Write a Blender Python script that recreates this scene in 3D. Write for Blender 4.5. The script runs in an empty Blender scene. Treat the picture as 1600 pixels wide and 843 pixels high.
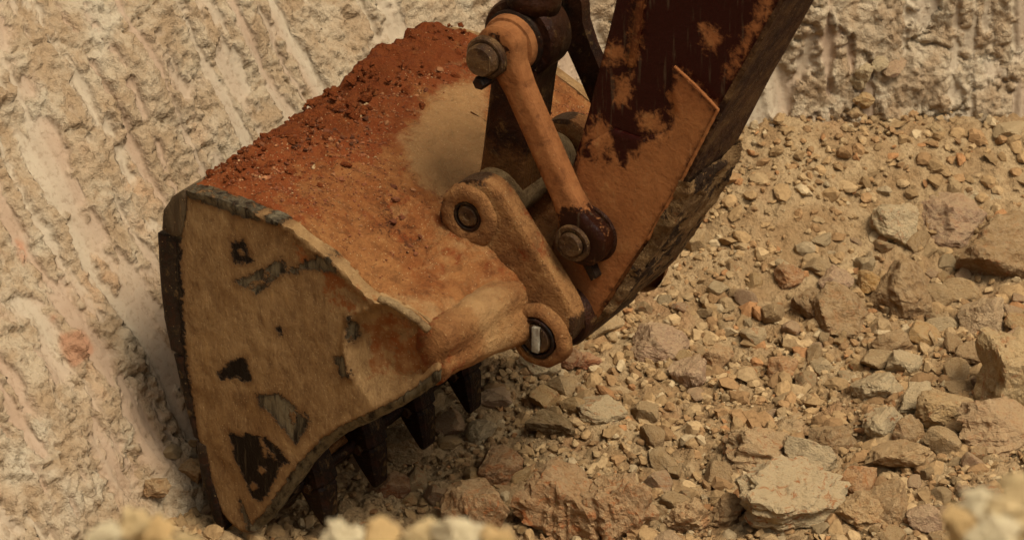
import bpy, math, random
import numpy as np
from mathutils import Vector, Matrix
from mathutils.geometry import delaunay_2d_cdt

random.seed(7)
RNG = np.random.default_rng(7)
R = math.radians
scene = bpy.context.scene
COL = scene.collection

# ------------------------------------------------------------------ camera
YAW, PITCH, DIST, FPX = R(32.0), R(27.4), 11.0, 5335.0
FWD = np.array([-math.sin(YAW) * math.cos(PITCH), math.cos(YAW) * math.cos(PITCH), -math.sin(PITCH)])
RGT = np.array([math.cos(YAW), math.sin(YAW), 0.0])
UPV = np.cross(RGT, FWD)
FH = np.array([-math.sin(YAW), math.cos(YAW), 0.0])


def ray(u, v):
    return FWD + RGT * (u - 800.0) / FPX - UPV * (v - 421.5) / FPX


CAM = -ray(400, 830) * DIST
cam_data = bpy.data.cameras.new('camera')
cam = bpy.data.objects.new('camera', cam_data)
COL.objects.link(cam)
cam.matrix_world = Matrix((
    (RGT[0], UPV[0], -FWD[0], CAM[0]),
    (RGT[1], UPV[1], -FWD[1], CAM[1]),
    (RGT[2], UPV[2], -FWD[2], CAM[2]),
    (0, 0, 0, 1)))
cam_data.sensor_width = 36.0
cam_data.sensor_fit = 'HORIZONTAL'
cam_data.lens = FPX / 1600.0 * 36.0
cam_data.clip_start = 0.1
cam_data.clip_end = 500.0
cam_data.dof.use_dof = True
cam_data.dof.focus_distance = 11.3
cam_data.dof.aperture_fstop = 5.0
scene.camera = cam
scene.cycles.max_bounces = 4
scene.cycles.diffuse_bounces = 2
scene.cycles.glossy_bounces = 2

# ------------------------------------------------------------------ sky, sun, exposure
SUN_TO = RGT * 0.50 - FH * 0.50 + np.array([0, 0, 1.20])
SUN_TO = SUN_TO / np.linalg.norm(SUN_TO)
world = bpy.data.worlds.new('World')
scene.world = world
world.use_nodes = True
wn = world.node_tree
wn.nodes.clear()
wo = wn.nodes.new('ShaderNodeOutputWorld')
wb = wn.nodes.new('ShaderNodeBackground')
ws = wn.nodes.new('ShaderNodeTexSky')
ws.sky_type = 'NISHITA'
ws.sun_disc = False
ws.sun_elevation = math.asin(SUN_TO[2])
ws.sun_rotation = math.atan2(SUN_TO[0], SUN_TO[1])
ws.air_density = 1.0
ws.dust_density = 6.0
wh = wn.nodes.new('ShaderNodeHueSaturation')      # a clouded sky: the blue washed out of it
wh.inputs['Saturation'].default_value = 0.22
wb.inputs['Strength'].default_value = 0.060
wn.links.new(ws.outputs[0], wh.inputs['Color'])
wn.links.new(wh.outputs[0], wb.inputs['Color'])
wn.links.new(wb.outputs[0], wo.inputs['Surface'])
sun_d = bpy.data.lights.new('sun', 'SUN')
sun_d.energy = 1.5
sun_d.angle = R(22)
sun_d.color = (1.0, 0.93, 0.83)
sun = bpy.data.objects.new('sun', sun_d)
COL.objects.link(sun)
sun.rotation_euler = Vector(SUN_TO).to_track_quat('Z', 'Y').to_euler()
scene.view_settings.view_transform = 'Standard'
scene.view_settings.look = 'None'
scene.view_settings.gamma = 1.0
scene.view_settings.exposure = 1.12

# ------------------------------------------------------------------ projection helpers: a pixel on a real plane
def onY(u, v, y):
    d = ray(u, v)
    return CAM + d * ((y - CAM[1]) / d[1])


def xz(pts, y):
    return np.array([[onY(u, v, y)[0], onY(u, v, y)[2]] for u, v in pts])


def onZ(u, v, z):
    d = ray(u, v)
    return CAM + d * ((z - CAM[2]) / d[2])


def rf(x, y):
    return x * RGT[0] + y * RGT[1], x * FH[0] + y * FH[1]


def unrf(r, f):
    return r * RGT[0] + f * FH[0], r * RGT[1] + f * FH[1]


# ------------------------------------------------------------------ numpy noise
def _hash(ix, iy, iz, seed):
    h = (ix.astype(np.int64) * 374761393 + iy.astype(np.int64) * 668265263 + iz.astype(np.int64) * 2147483647 % 998244353 + seed * 1274126177) & 0xFFFFFFFF
    h = ((h ^ (h >> 13)) * 1274126177) & 0xFFFFFFFF
    h = ((h ^ (h >> 16)) * 2246822519) & 0xFFFFFFFF
    h = h ^ (h >> 15)
    return (h & 0xFFFFFF) / float(0xFFFFFF)


def vnoise(x, y, z=None, seed=0):
    x = np.asarray(x, float); y = np.asarray(y, float)
    z = np.zeros_like(x) if z is None else np.asarray(z, float)
    ix, iy, iz = np.floor(x), np.floor(y), np.floor(z)
    fx, fy, fz = x - ix, y - iy, z - iz
    ux, uy, uz = [q * q * q * (q * (q * 6 - 15) + 10) for q in (fx, fy, fz)]
    out = 0
    flat = not np.any(z)
    for dz in ((0,) if flat else (0, 1)):
        wz = (1.0 if flat else (uz if dz else 1 - uz))
        for dy in (0, 1):
            wy = uy if dy else 1 - uy
            for dx in (0, 1):
                wx = ux if dx else 1 - ux
                out = out + wx * wy * wz * _hash(ix + dx, iy + dy, iz + dz, seed)
    return out * 2 - 1


def fbm(x, y, z=None, oct=4, seed=0, gain=0.5):
    a, s, t = 1.0, 0.0, 0.0
    for i in range(oct):
        f = 2.03 ** i
        s = s + a * vnoise(x * f + 17.3 * i, y * f - 9.1 * i, None if z is None else z * f + 3.7 * i, seed + i)
        t += a
        a *= gain
    return s / t


def chips(x, y, seed=0, tilt=0.6):
    """broken, faceted relief: every cell has its own level and its own tilt"""
    ix, iy = np.floor(x), np.floor(y)
    best = np.full(x.shape, 9e9); val = np.zeros(x.shape); sec = np.full(x.shape, 9e9)
    for dx in (-1, 0, 1):
        for dy in (-1, 0, 1):
            cx, cy = ix + dx, iy + dy
            px = cx + _hash(cx, cy, cx * 0, seed); py = cy + _hash(cx, cy, cx * 0, seed + 1)
            d = (px - x) ** 2 + (py - y) ** 2
            h = _hash(cx, cy, cx * 0, seed + 2) - 0.5
            gx = _hash(cx, cy, cx * 0, seed + 3) - 0.5; gy = _hash(cx, cy, cx * 0, seed + 4) - 0.5
            vv = h + tilt * 2 * (gx * (x - px) + gy * (y - py))
            m = d < best
            sec = np.where(m, best, np.minimum(sec, d))
            val = np.where(m, vv, val); best = np.where(m, d, best)
    return val, np.sqrt(sec) - np.sqrt(best)


def sstep(a, b, x):
    t = np.clip((x - a) / (b - a), 0, 1)
    return t * t * (3 - 2 * t)


# ------------------------------------------------------------------ polygon helpers
def inside(P, poly):
    x, y = P[:, 0], P[:, 1]
    c = np.zeros(len(P), bool)
    n = len(poly)
    for i in range(n):
        x1, y1 = poly[i]; x2, y2 = poly[(i + 1) % n]
        if y1 == y2:
            continue
        c ^= ((y1 > y) != (y2 > y)) & (x < (x2 - x1) * (y - y1) / (y2 - y1) + x1)
    return c


def ldist(P, line, closed=False):
    best = np.full(len(P), 9e9)
    n = len(line)
    for i in range(n if closed else n - 1):
        a = np.asarray(line[i], float); b = np.asarray(line[(i + 1) % n], float)
        ab = b - a
        t = np.clip(((P - a) @ ab) / max(ab @ ab, 1e-12), 0, 1)
        best = np.minimum(best, np.linalg.norm(P - (a + t[:, None] * ab), axis=1))
    return best


def sdist(P, poly):
    d = ldist(P, poly, True)
    return np.where(inside(P, poly), d, -d)


def resample(line, sp, closed=False):
    L = [np.asarray(q, float) for q in line]
    if closed:
        L.append(L[0])
    out = []
    for a, b in zip(L[:-1], L[1:]):
        n = max(1, int(math.ceil(np.linalg.norm(b - a) / sp)))
        for k in range(n):
            out.append(a + (b - a) * k / n)
    if not closed:
        out.append(L[-1])
    return np.array(out)


def smooth_line(line, it=2, closed=False):
    L = np.asarray(line, float)
    for _ in range(it):
        out = []
        n = len(L)
        if not closed:
            out.append(L[0])
        for i in range(n if closed else n - 1):
            a, b = L[i], L[(i + 1) % n]
            out += [a * .75 + b * .25, a * .25 + b * .75]
        if not closed:
            out.append(L[-1])
        L = np.array(out)
    return L


# ------------------------------------------------------------------ mesh builders
def mesh_np(name, V, F, smooth=True, attrs=None):
    me = bpy.data.meshes.new(name)
    V = np.asarray(V, np.float32); F = np.asarray(F, np.int32)
    m, k = F.shape
    me.vertices.add(len(V)); me.vertices.foreach_set('co', V.ravel())
    me.loops.add(m * k); me.loops.foreach_set('vertex_index', F.ravel())
    me.polygons.add(m); me.polygons.foreach_set('loop_start', np.arange(0, m * k, k, dtype=np.int32))
    me.polygons.foreach_set('use_smooth', np.full(m, smooth) if np.isscalar(smooth) else smooth)
    me.update(calc_edges=True)
    for an, av in (attrs or {}).items():
        av = np.asarray(av, np.float32)
        if av.ndim == 1:
            at = me.attributes.new(an, 'FLOAT', 'POINT'); at.data.foreach_set('value', av)
        else:
            at = me.attributes.new(an, 'FLOAT_COLOR', 'POINT')
            at.data.foreach_set('color', np.c_[av, np.ones(len(av))].astype(np.float32).ravel())
    return me


def link(name, me, mat=None, parent=None):
    o = bpy.data.objects.new(name, me)
    COL.objects.link(o)
    if mat is not None and me is not None and not me.materials:
        me.materials.append(mat)
    if parent is not None:
        o.parent = parent
        o.matrix_parent_inverse = Matrix.Translation(-root_loc(parent))
    return o


def root_loc(o):
    v = Vector((0, 0, 0))
    while o is not None:
        if o.parent is None:
            v = v + o.location
        o = o.parent
    return v


def child(name, me, mat, parent):
    """a part whose mesh is in place coordinates"""
    o = bpy.data.objects.new(name, me)
    COL.objects.link(o)
    if mat is not None and not me.materials:
        me.materials.append(mat)
    o.parent = parent
    if parent.parent is None:
        o.matrix_parent_inverse = Matrix.Translation(-parent.location)
    return o


def tag(o, label=None, cat=None, group=None, kind=None):
    if label: o['label'] = label
    if cat: o['category'] = cat
    if group: o['group'] = group
    if kind: o['kind'] = kind
    return o


def grid_faces(nu, nv, off=0, flip=False):
    i, j = np.meshgrid(np.arange(nu - 1), np.arange(nv - 1), indexing='ij')
    a = (i * nv + j).ravel(); b = a + nv; c = b + 1; d = a + 1
    F = np.c_[a, d, c, b] if flip else np.c_[a, b, c, d]
    return F + off


def plate_mesh(name, poly, y0, y1, sp=0.015, disp=None, chamfer=0.0, attrs=None, ragged=0.0, seed=0, holes=()):
    """a plate in the bucket's plane (x, z), front face at y0, back at y1; disp / attrs are functions of the (n,2) points"""
    ring = resample(poly, sp, True)
    if ragged:
        n1 = np.c_[fbm(ring[:, 0] * 25, ring[:, 1] * 25, seed=seed), fbm(ring[:, 0] * 25 + 50, ring[:, 1] * 25, seed=seed + 9)]
        ring = ring + n1 * ragged
    nr = len(ring)
    mn, mx = ring.min(0), ring.max(0)
    gx, gz = np.meshgrid(np.arange(mn[0], mx[0], sp), np.arange(mn[1], mx[1], sp), indexing='ij')
    G = np.c_[gx.ravel(), gz.ravel()]
    G = G + RNG.uniform(-.25, .25, G.shape) * sp
    G = G[sdist(G, ring) > sp * 0.45]
    E = [(i, (i + 1) % nr) for i in range(nr)]
    rings = [ring]
    base = nr
    for h in holes:
        hr = np.asarray(h); G = G[sdist(G, hr) < -sp * .4] if len(G) else G
        E += [(base + i, base + (i + 1) % len(hr)) for i in range(len(hr))]
        rings.append(hr); base += len(hr)
    P = np.vstack(rings + [G])
    r = delaunay_2d_cdt([Vector(q) for q in P], E, [], 4 if holes else 1, 1e-6)
    P2 = np.array([[q.x, q.y] for q in r[0]])
    T = np.array([list(f) for f in r[2]], int)
    # orient so that the normal points to -y (towards the camera side)
    a, b, c = P2[T[:, 0]], P2[T[:, 1]], P2[T[:, 2]]
    area = (b[:, 0] - a[:, 0]) * (c[:, 1] - a[:, 1]) - (b[:, 1] - a[:, 1]) * (c[:, 0] - a[:, 0])
    T[area < 0] = T[area < 0][:, ::-1]
    n = len(P2)
    sgn = 1.0 if y1 > y0 else -1.0
    if sgn < 0:
        T = T[:, ::-1]
    yf = np.full(n, float(y0))
    if disp is not None:
        yf = yf + disp(P2) * sgn
    if chamfer:
        dd = ldist(P2, ring, True)
        for h in holes: dd = np.minimum(dd, ldist(P2, h, True))
        yf = yf + np.clip(chamfer - dd, 0, chamfer) * sgn
    front = np.c_[P2[:, 0], yf, P2[:, 1]]
    back = np.c_[P2[:, 0], np.full(n, float(y1)), P2[:, 1]]
    V = [front, back]
    F = [T, T[:, ::-1] + n]
    # boundary edges of the triangulation -> side walls with their own vertices
    ee = {}
    for f in T:
        for k in range(3):
            ee[(f[k], f[(k + 1) % 3])] = 1
    bd = [(i, j) for (i, j) in ee if (j, i) not in ee]
    used = sorted(set([i for e in bd for i in e]))
    idx = {v: k for k, v in enumerate(used)}
    nb = len(used)
    V += [front[used], back[used]]
    o = 2 * n
    S = []
    for i, j in bd:
        p, q = o + idx[i], o + idx[j]
        S.append((p, p + nb, q + nb)); S.append((p, q + nb, q))
    F.append(np.array(S, int))
    V = np.vstack(V); F = np.vstack(F)
    A = {}
    if attrs:
        src = np.vstack([P2, P2, P2[used], P2[used]])
        A = {k: fn(src) for k, fn in attrs.items()}
    return mesh_np(name, V, F, True, A)


def lathe_y(name, cx, cz, prof, seg=40, wob=0.0, seed=0):
    """a turned part on the pin axis: prof is a list of (radius, y)"""
    th = np.linspace(0, 2 * math.pi, seg, endpoint=False)
    V, F = [], []
    pr = list(prof)
    for r_, y_ in pr:
        rr = r_ * (1 + wob * fbm(np.cos(th) * 2 + 5, np.sin(th) * 2 + y_ * 9, seed=seed)) if r_ > 1e-6 else np.zeros(seg) + 1e-5
        V.append(np.c_[cx + rr * np.cos(th), np.full(seg, y_), cz + rr * np.sin(th)])
    for k in range(len(pr) - 1):
        i = np.arange(seg); j = (i + 1) % seg
        F.append(np.c_[k * seg + i, k * seg + j, (k + 1) * seg + j, (k + 1) * seg + i])
    me = mesh_np(name, np.vstack(V), np.vstack(F)[:, ::-1], True)
    me.set_sharp_from_angle(angle=R(38))
    return me


def tube_mesh(name, pts, rad, seg=14):
    P = np.asarray(pts, float)
    n = len(P)
    rad = np.full(n, rad) if np.isscalar(rad) else np.asarray(rad)
    T = np.gradient(P, axis=0); T /= np.linalg.norm(T, axis=1)[:, None]
    V, F = [], []
    up = np.array([0.1, 1.0, 0.05])
    th = np.linspace(0, 2 * math.pi, seg, endpoint=False)
    for k in range(n):
        a = np.cross(T[k], up); a /= np.linalg.norm(a); b = np.cross(T[k], a)
        V.append(P[k] + rad[k] * (np.cos(th)[:, None] * a + np.sin(th)[:, None] * b))
    i = np.arange(seg); j = (i + 1) % seg
    for k in range(n - 1):
        F.append(np.c_[k * seg + i, k * seg + j, (k + 1) * seg + j, (k + 1) * seg + i])
    V = np.vstack(V + [P[:1], P[-1:]])
    c0, c1 = n * seg, n * seg + 1
    F.append(np.c_[np.full(seg, c0), j, i, np.full(seg, c0)])
    F.append(np.c_[np.full(seg, c1), (n - 1) * seg + i, (n - 1) * seg + j, np.full(seg, c1)])
    Fq = np.vstack(F)
    tri = np.vstack([Fq[:, [0, 1, 2]], Fq[:, [0, 2, 3]]])
    tri = tri[(tri[:, 0] != tri[:, 1]) & (tri[:, 1] != tri[:, 2]) & (tri[:, 0] != tri[:, 2])]
    return mesh_np(name, V, tri, True)


def circle(cx, cz, r, n=28, a0=0.0, a1=2 * math.pi):
    t = np.linspace(a0, a1, n, endpoint=(a1 - a0) < 6.2)
    return np.c_[cx + r * np.cos(t), cz + r * np.sin(t)]


def ico(sub):
    t = (1 + 5 ** .5) / 2
    V = [(-1, t, 0), (1, t, 0), (-1, -t, 0), (1, -t, 0), (0, -1, t), (0, 1, t), (0, -1, -t), (0, 1, -t), (t, 0, -1), (t, 0, 1), (-t, 0, -1), (-t, 0, 1)]
    F = [(0, 11, 5), (0, 5, 1), (0, 1, 7), (0, 7, 10), (0, 10, 11), (1, 5, 9), (5, 11, 4), (11, 10, 2), (10, 7, 6), (7, 1, 8), (3, 9, 4), (3, 4, 2), (3, 2, 6), (3, 6, 8), (3, 8, 9), (4, 9, 5), (2, 4, 11), (6, 2, 10), (8, 6, 7), (9, 8, 1)]
    V = [np.array(v) / np.linalg.norm(v) for v in V]
    for _ in range(sub):
        cache, F2 = {}, []
        def mid(a, b):
            k = (min(a, b), max(a, b))
            if k not in cache:
                m = V[a] + V[b]; V.append(m / np.linalg.norm(m)); cache[k] = len(V) - 1
            return cache[k]
        for a, b, c in F:
            ab, bc, ca = mid(a, b), mid(b, c), mid(c, a)
            F2 += [(a, ab, ca), (b, bc, ab), (c, ca, bc), (ab, bc, ca)]
        F = F2
    return np.array(V), np.array(F)


ICO = {k: ico(k) for k in range(5)}


def rock_verts(seed, sub, planes=13, rough=0.05, layers=0.0):
    """a broken stone: a ball cut by random planes, then chipped; unit half-size"""
    V, F = ICO[sub]
    rg = np.random.default_rng(seed)
    N = rg.normal(size=(planes, 3)); N /= np.linalg.norm(N, axis=1)[:, None]
    d = rg.uniform(0.55, 0.95, planes) if sub > 2 else rg.uniform(.35, .85, planes)
    dots = V @ N.T
    rr = np.where(dots > 0.05, d / np.maximum(dots, 0.05), 9.0).min(1)
    rr = np.minimum(rr, 1.15)
    P = V * rr[:, None]
    if sub == 0:
        P = P * rg.uniform(.5, 1.15, (len(P), 1))
    if rough:
        P = P * (1 + rough * fbm(P[:, 0] * 2.5 + seed, P[:, 1] * 2.5, P[:, 2] * 2.5 + 40, oct=4, seed=seed % 97, gain=.6))[:, None]
    if layers < 0:
        th = np.arctan2(P[:, 1], P[:, 0])
        P[:, :2] *= (1 - layers * fbm(np.cos(th) * 4 + 7, np.sin(th) * 4 + .12 * P[:, 2], oct=4, seed=seed % 31, gain=.6))[:, None]
    elif layers:
        P[:, :2] *= (1 + layers * vnoise(P[:, 2] * 9 + 2 * fbm(P[:, 0], P[:, 1] + 3, seed=5), P[:, 2] * 0 + 3.3, seed=seed % 31))[:, None]
    ext = (P.max(0) - P.min(0)) / 2
    P = (P - (P.max(0) + P.min(0)) / 2) / ext
    return P, F

# ------------------------------------------------------------------ materials
class NT:
    def __init__(s, name):
        s.m = bpy.data.materials.new(name); s.m.use_nodes = True
        s.t = s.m.node_tree; s.t.nodes.clear()
        s.out = s.t.nodes.new('ShaderNodeOutputMaterial')
        s.b = s.t.nodes.new('ShaderNodeBsdfPrincipled')
        s.t.links.new(s.b.outputs[0], s.out.inputs['Surface'])
        s.tc = s.t.nodes.new('ShaderNodeTexCoord')
        s.co = s.tc.outputs['Object']

    def set(s, inp, v):
        if hasattr(v, 'node'):
            s.t.links.new(v, inp)
        else:
            inp.default_value = (*v, 1.0) if isinstance(v, (tuple, list)) and len(v) == 3 and inp.type == 'RGBA' else v

    def map(s, scale=(1, 1, 1), rot=(0, 0, 0), src=None):
        n = s.t.nodes.new('ShaderNodeMapping'); n.vector_type = 'POINT'
        n.inputs['Scale'].default_value = scale; n.inputs['Rotation'].default_value = rot
        s.t.links.new(src or s.co, n.inputs['Vector']); return n.outputs[0]

    def noise(s, scale, detail=4, rough=.55, dist=0.0, vec=None, col=False):
        n = s.t.nodes.new('ShaderNodeTexNoise')
        n.inputs['Scale'].default_value = scale; n.inputs['Detail'].default_value = detail
        n.inputs['Roughness'].default_value = rough; n.inputs['Distortion'].default_value = dist
        s.t.links.new(vec or s.co, n.inputs['Vector']); return n.outputs['Color' if col else 'Fac']

    def voro(s, scale, feat='F1', out='Distance', vec=None):
        n = s.t.nodes.new('ShaderNodeTexVoronoi'); n.feature = feat
        n.inputs['Scale'].default_value = scale
        s.t.links.new(vec or s.co, n.inputs['Vector']); return n.outputs[out]

    def ramp(s, v, a, b, lo=0.0, hi=1.0, smooth=True):
        n = s.t.nodes.new('ShaderNodeMapRange'); n.interpolation_type = 'SMOOTHSTEP' if smooth else 'LINEAR'
        s.set(n.inputs['Value'], v)
        for k, q in (('From Min', a), ('From Max', b), ('To Min', lo), ('To Max', hi)): n.inputs[k].default_value = q
        return n.outputs[0]

    def mix(s, f, a, b, mode='MIX'):
        n = s.t.nodes.new('ShaderNodeMix'); n.data_type = 'RGBA'; n.blend_type = mode
        s.set(n.inputs[0], f); s.set(n.inputs[6], a); s.set(n.inputs[7], b); return n.outputs[2]

    def math(s, op, a, b=0.0, clamp=False):
        n = s.t.nodes.new('ShaderNodeMath'); n.operation = op; n.use_clamp = clamp
        s.set(n.inputs[0], a); s.set(n.inputs[1], b); return n.outputs[0]

    def attr(s, name, out='Fac'):
        n = s.t.nodes.new('ShaderNodeAttribute'); n.attribute_name = name; return n.outputs[out]

    def bump(s, h, dist, strength=1.0, nrm=None):
        n = s.t.nodes.new('ShaderNodeBump'); n.inputs['Distance'].default_value = dist; n.inputs['Strength'].default_value = strength
        s.t.links.new(h, n.inputs['Height'])
        if nrm is not None: s.t.links.new(nrm, n.inputs['Normal'])
        return n.outputs[0]

    def fin(s, col, rough=.9, nrm=None, metal=None, spec=.3, sat=1.0, hue=.501):
        if sat != 1.0:
            hs = s.t.nodes.new('ShaderNodeHueSaturation'); hs.inputs['Saturation'].default_value = sat; hs.inputs['Hue'].default_value = hue
            s.t.links.new(col, hs.inputs['Color']); col = hs.outputs[0]
        s.set(s.b.inputs['Base Color'], col); s.set(s.b.inputs['Roughness'], rough)
        s.b.inputs['Specular IOR Level'].default_value = spec
        if nrm is not None: s.t.links.new(nrm, s.b.inputs['Normal'])
        if metal is not None: s.set(s.b.inputs['Metallic'], metal)
        return s.m


ALB = .64          # picture colours are brighter than the surfaces themselves


def srgb(r, g, b):
    f = lambda c: ((c / 255 + .055) / 1.055) ** 2.4 if c > 10 else c / 255 / 12.92
    return (f(r) * ALB, f(g) * ALB, f(b) * ALB)


def mat_wall():
    n = NT('pit_wall_clay')
    sm = n.attr('smear'); tone = n.attr('tone'); och = n.attr('ochre')
    fine = n.noise(48, 4, .65); mid = n.noise(8, 4, .62, .4)
    rough_c = n.mix(n.ramp(mid, .34, .66), srgb(184, 146, 94), srgb(204, 174, 126))
    rough_c = n.mix(n.ramp(n.noise(4, 3, .6), .52, .7, 0, .6), rough_c, srgb(214, 192, 150))
    smear_c = n.mix(n.ramp(tone, -.45, .3), srgb(190, 152, 112), srgb(202, 178, 138))
    c = n.mix(n.math('MULTIPLY', sm, .75), rough_c, smear_c)
    c = n.mix(n.math('MULTIPLY', och, n.ramp(mid, .45, .62)), c, srgb(200, 136, 62))
    c = n.mix(n.attr('rust'), c, srgb(190, 118, 60))
    c = n.mix(n.ramp(fine, .34, .5, .32, 0), c, srgb(132, 96, 54))
    h = n.math('MULTIPLY', fine, n.ramp(sm, 0, 1, 1.0, .2))
    return n.fin(c, .95, n.bump(h, .022, .9), spec=.12, sat=.86)


def mat_ground():
    n = NT('rubble_earth')
    mid = n.noise(6, 4, .62, .5); fine = n.noise(55, 4, .65)
    c = n.mix(n.ramp(mid, .35, .66), srgb(172, 130, 74), srgb(200, 162, 104))
    c = n.mix(n.ramp(n.noise(2.7, 3, .6), .55, .7, 0, .45), c, srgb(182, 122, 64))
    c = n.mix(n.ramp(fine, .32, .52, .45, 0), c, srgb(124, 88, 46))
    return n.fin(c, .97, n.bump(fine, .022, 1.0), spec=.1, sat=.90)


def mat_stone(name='quarried_stone', dusty=.6, sat=.93, dark=.45, hue=.501):
    n = NT(name)
    oi = n.t.nodes.new('ShaderNodeObjectInfo')
    vm = n.t.nodes.new('ShaderNodeVectorMath'); vm.operation = 'SCALE'
    cb = n.t.nodes.new('ShaderNodeCombineXYZ')
    for k in range(3): n.t.links.new(oi.outputs['Random'], cb.inputs[k])
    n.t.links.new(cb.outputs[0], vm.inputs[0]); vm.inputs['Scale'].default_value = 37.0
    va = n.t.nodes.new('ShaderNodeVectorMath'); va.operation = 'ADD'
    n.t.links.new(n.attr('pos', 'Vector'), va.inputs[0]); n.t.links.new(vm.outputs[0], va.inputs[1])
    co = va.outputs[0]
    base = oi.outputs['Color']
    mid = n.noise(2.2, 4, .62, .8, vec=co); fine = n.noise(8, 4, .7, vec=co)
    c = n.mix(n.ramp(mid, .35, .65, 0, .75), base, n.mix(.45 if dusty else .15, base, srgb(216, 186, 134)))
    rust = n.math('MULTIPLY', n.ramp(n.noise(1.5, 5, .66, 1.2, vec=co), .52, .66), oi.outputs['Alpha'])
    c = n.mix(rust, c, srgb(184, 104, 36))
    c = n.mix(n.ramp(fine, .34, .5, dark, 0), c, n.mix(.6, c, srgb(96, 62, 28)))
    geo = n.t.nodes.new('ShaderNodeNewGeometry'); sx = n.t.nodes.new('ShaderNodeSeparateXYZ')
    n.t.links.new(geo.outputs['Normal'], sx.inputs[0])
    dust = n.math('MULTIPLY', n.ramp(sx.outputs[2], .25, .9), n.ramp(fine, .35, .6, .2 * dusty, .75 * dusty))      # dust settles on what faces up
    c = n.mix(dust, c, srgb(198, 160, 102))
    return n.fin(c, .94, n.bump(fine, .014, .9), spec=.12, sat=sat, hue=hue)


def mat_gravel():
    n = NT('loose_gravel')
    c = n.attr('col', 'Color')
    f = n.noise(70, 3, .65)
    c = n.mix(n.ramp(f, .35, .6, .5, 0), c, n.mix(.5, c, srgb(90, 58, 26)))
    return n.fin(c, .95, n.bump(f, .006, .7), spec=.12, sat=.93)


def mat_mud(name, c1, c2, cred, cpale, csteel, rough=.85, bd=.006, scale=1.0, streak=(1, 1, 1), rot=(0, 0, 0), fleck=.35, steel_amp=.35, steel_metal=.25, wet=.45, soft=.04, blotch=1.0, scratch=0.0, relief=0.0, stain=0.0):
    """dried mud over worn painted steel; point attributes say where red earth, pale dust and bare metal lie"""
    n = NT(name)
    st = n.map(streak, rot)
    big = n.noise(5 * scale, 4, .62, .4, vec=st); mid = n.noise(24 * scale, 5, .72, .3, vec=st); fine = n.noise(110 * scale, 3, .7, vec=st)
    c = n.mix(n.ramp(big, .36, .64), c1, c2)
    c = n.mix(n.ramp(mid, .34, .54, .8 * blotch, 0), c, n.mix(.55, c, srgb(70, 34, 12)))
    c = n.mix(n.ramp(fine, .3, .52, .45, 0), c, n.mix(.5, c, srgb(70, 34, 12)))
    c = n.mix(n.ramp(mid, .55, .72, 0, .6), c, n.mix(.4, c, srgb(206, 160, 96)))
    if scratch:
        sl = n.noise(75, 3, .7, vec=n.map((1, 1, .13), (0, R(-24), 0))); sk = n.noise(60, 3, .7, vec=n.map((1, 1, .10), (0, R(38), 0)))
        c = n.mix(n.ramp(sl, .60, .72, 0, scratch), c, n.mix(.5, c, srgb(214, 176, 120)))
        c = n.mix(n.ramp(sl, .28, .40, scratch, 0), c, n.mix(.5, c, srgb(60, 34, 14)))
        c = n.mix(n.ramp(sk, .63, .72, 0, scratch * .7), c, n.mix(.5, c, srgb(206, 168, 112)))
    red = n.attr('red')
    redm = n.ramp(n.math('ADD', red, n.math('MULTIPLY', n.math('SUBTRACT', n.noise(13, 4, .7), .5), 1.9)), .38, .62)
    redm = n.math('MULTIPLY', redm, n.ramp(red, .02, .15))
    c = n.mix(redm, c, n.mix(n.ramp(mid, .35, .65), cred, n.mix(.45, cred, c1)))
    pale = n.attr('pale')
    palem = n.ramp(n.math('ADD', pale, n.math('MULTIPLY', n.math('SUBTRACT', n.noise(11, 5, .74), .5), 1.7)), .25, .75)
    palem = n.math('MULTIPLY', palem, n.ramp(pale, .02, .2))
    c = n.mix(n.math('MULTIPLY', palem, .68), c, n.mix(n.ramp(fine, .3, .7), cpale, n.mix(.4, cpale, c2)))
    # small pale grit and dark crumbs stuck in the mud
    v = n.voro(150, 'F1'); vc = v.node.outputs['Color']
    sep = n.t.nodes.new('ShaderNodeSeparateColor'); n.t.links.new(vc, sep.inputs[0])
    grit = n.math('MULTIPLY', n.ramp(v, .16, .3, 1, 0), n.ramp(sep.outputs[0], 1 - fleck * .28, 1 - fleck * .28 + .02))
    c = n.mix(n.math('MULTIPLY', grit, .75), c, srgb(206, 172, 118))
    sa = n.attr('steel')
    sm = n.ramp(n.math('ADD', sa, n.math('MULTIPLY', n.math('SUBTRACT', n.noise(34, 4, .72, .5), .5), steel_amp)), .51 - soft, .51 + soft)
    sm = n.math('MULTIPLY', sm, n.ramp(sa, .03, .2))
    if stain:
        ss = n.ramp(n.math('ADD', sa, n.math('MULTIPLY', n.math('SUBTRACT', mid, .5), 1.0)), .22, .56)
        c = n.mix(n.math('MULTIPLY', n.math('MULTIPLY', ss, n.ramp(sa, .03, .2)), stain), c, srgb(92, 58, 28))
    scr = n.noise(60, 3, .7, vec=n.map((1, 1, .09), (0, R(28), 0)))
    sc = n.mix(n.ramp(scr, .56, .7, 0, .35), csteel, srgb(112, 96, 70))
    ga = n.attr('grey')
    sc = n.mix(n.math('MULTIPLY', ga, n.ramp(n.noise(35, 3, .7, vec=n.map((1, 1, .14), (0, R(28), 0))), .3, .62)), sc, srgb(126, 112, 84))
    c = n.mix(sm, c, sc)
    h = n.math('ADD', n.math('MULTIPLY', mid, 1.5), n.math('MULTIPLY', fine, .4))
    if relief:
        h = n.math('SUBTRACT', h, n.math('MULTIPLY', sm, relief))
    return n.fin(c, n.ramp(sm, 0, 1, rough, wet), n.bump(h, bd * 2.6, .9), n.math('MULTIPLY', sm, steel_metal), spec=.12)


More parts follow.
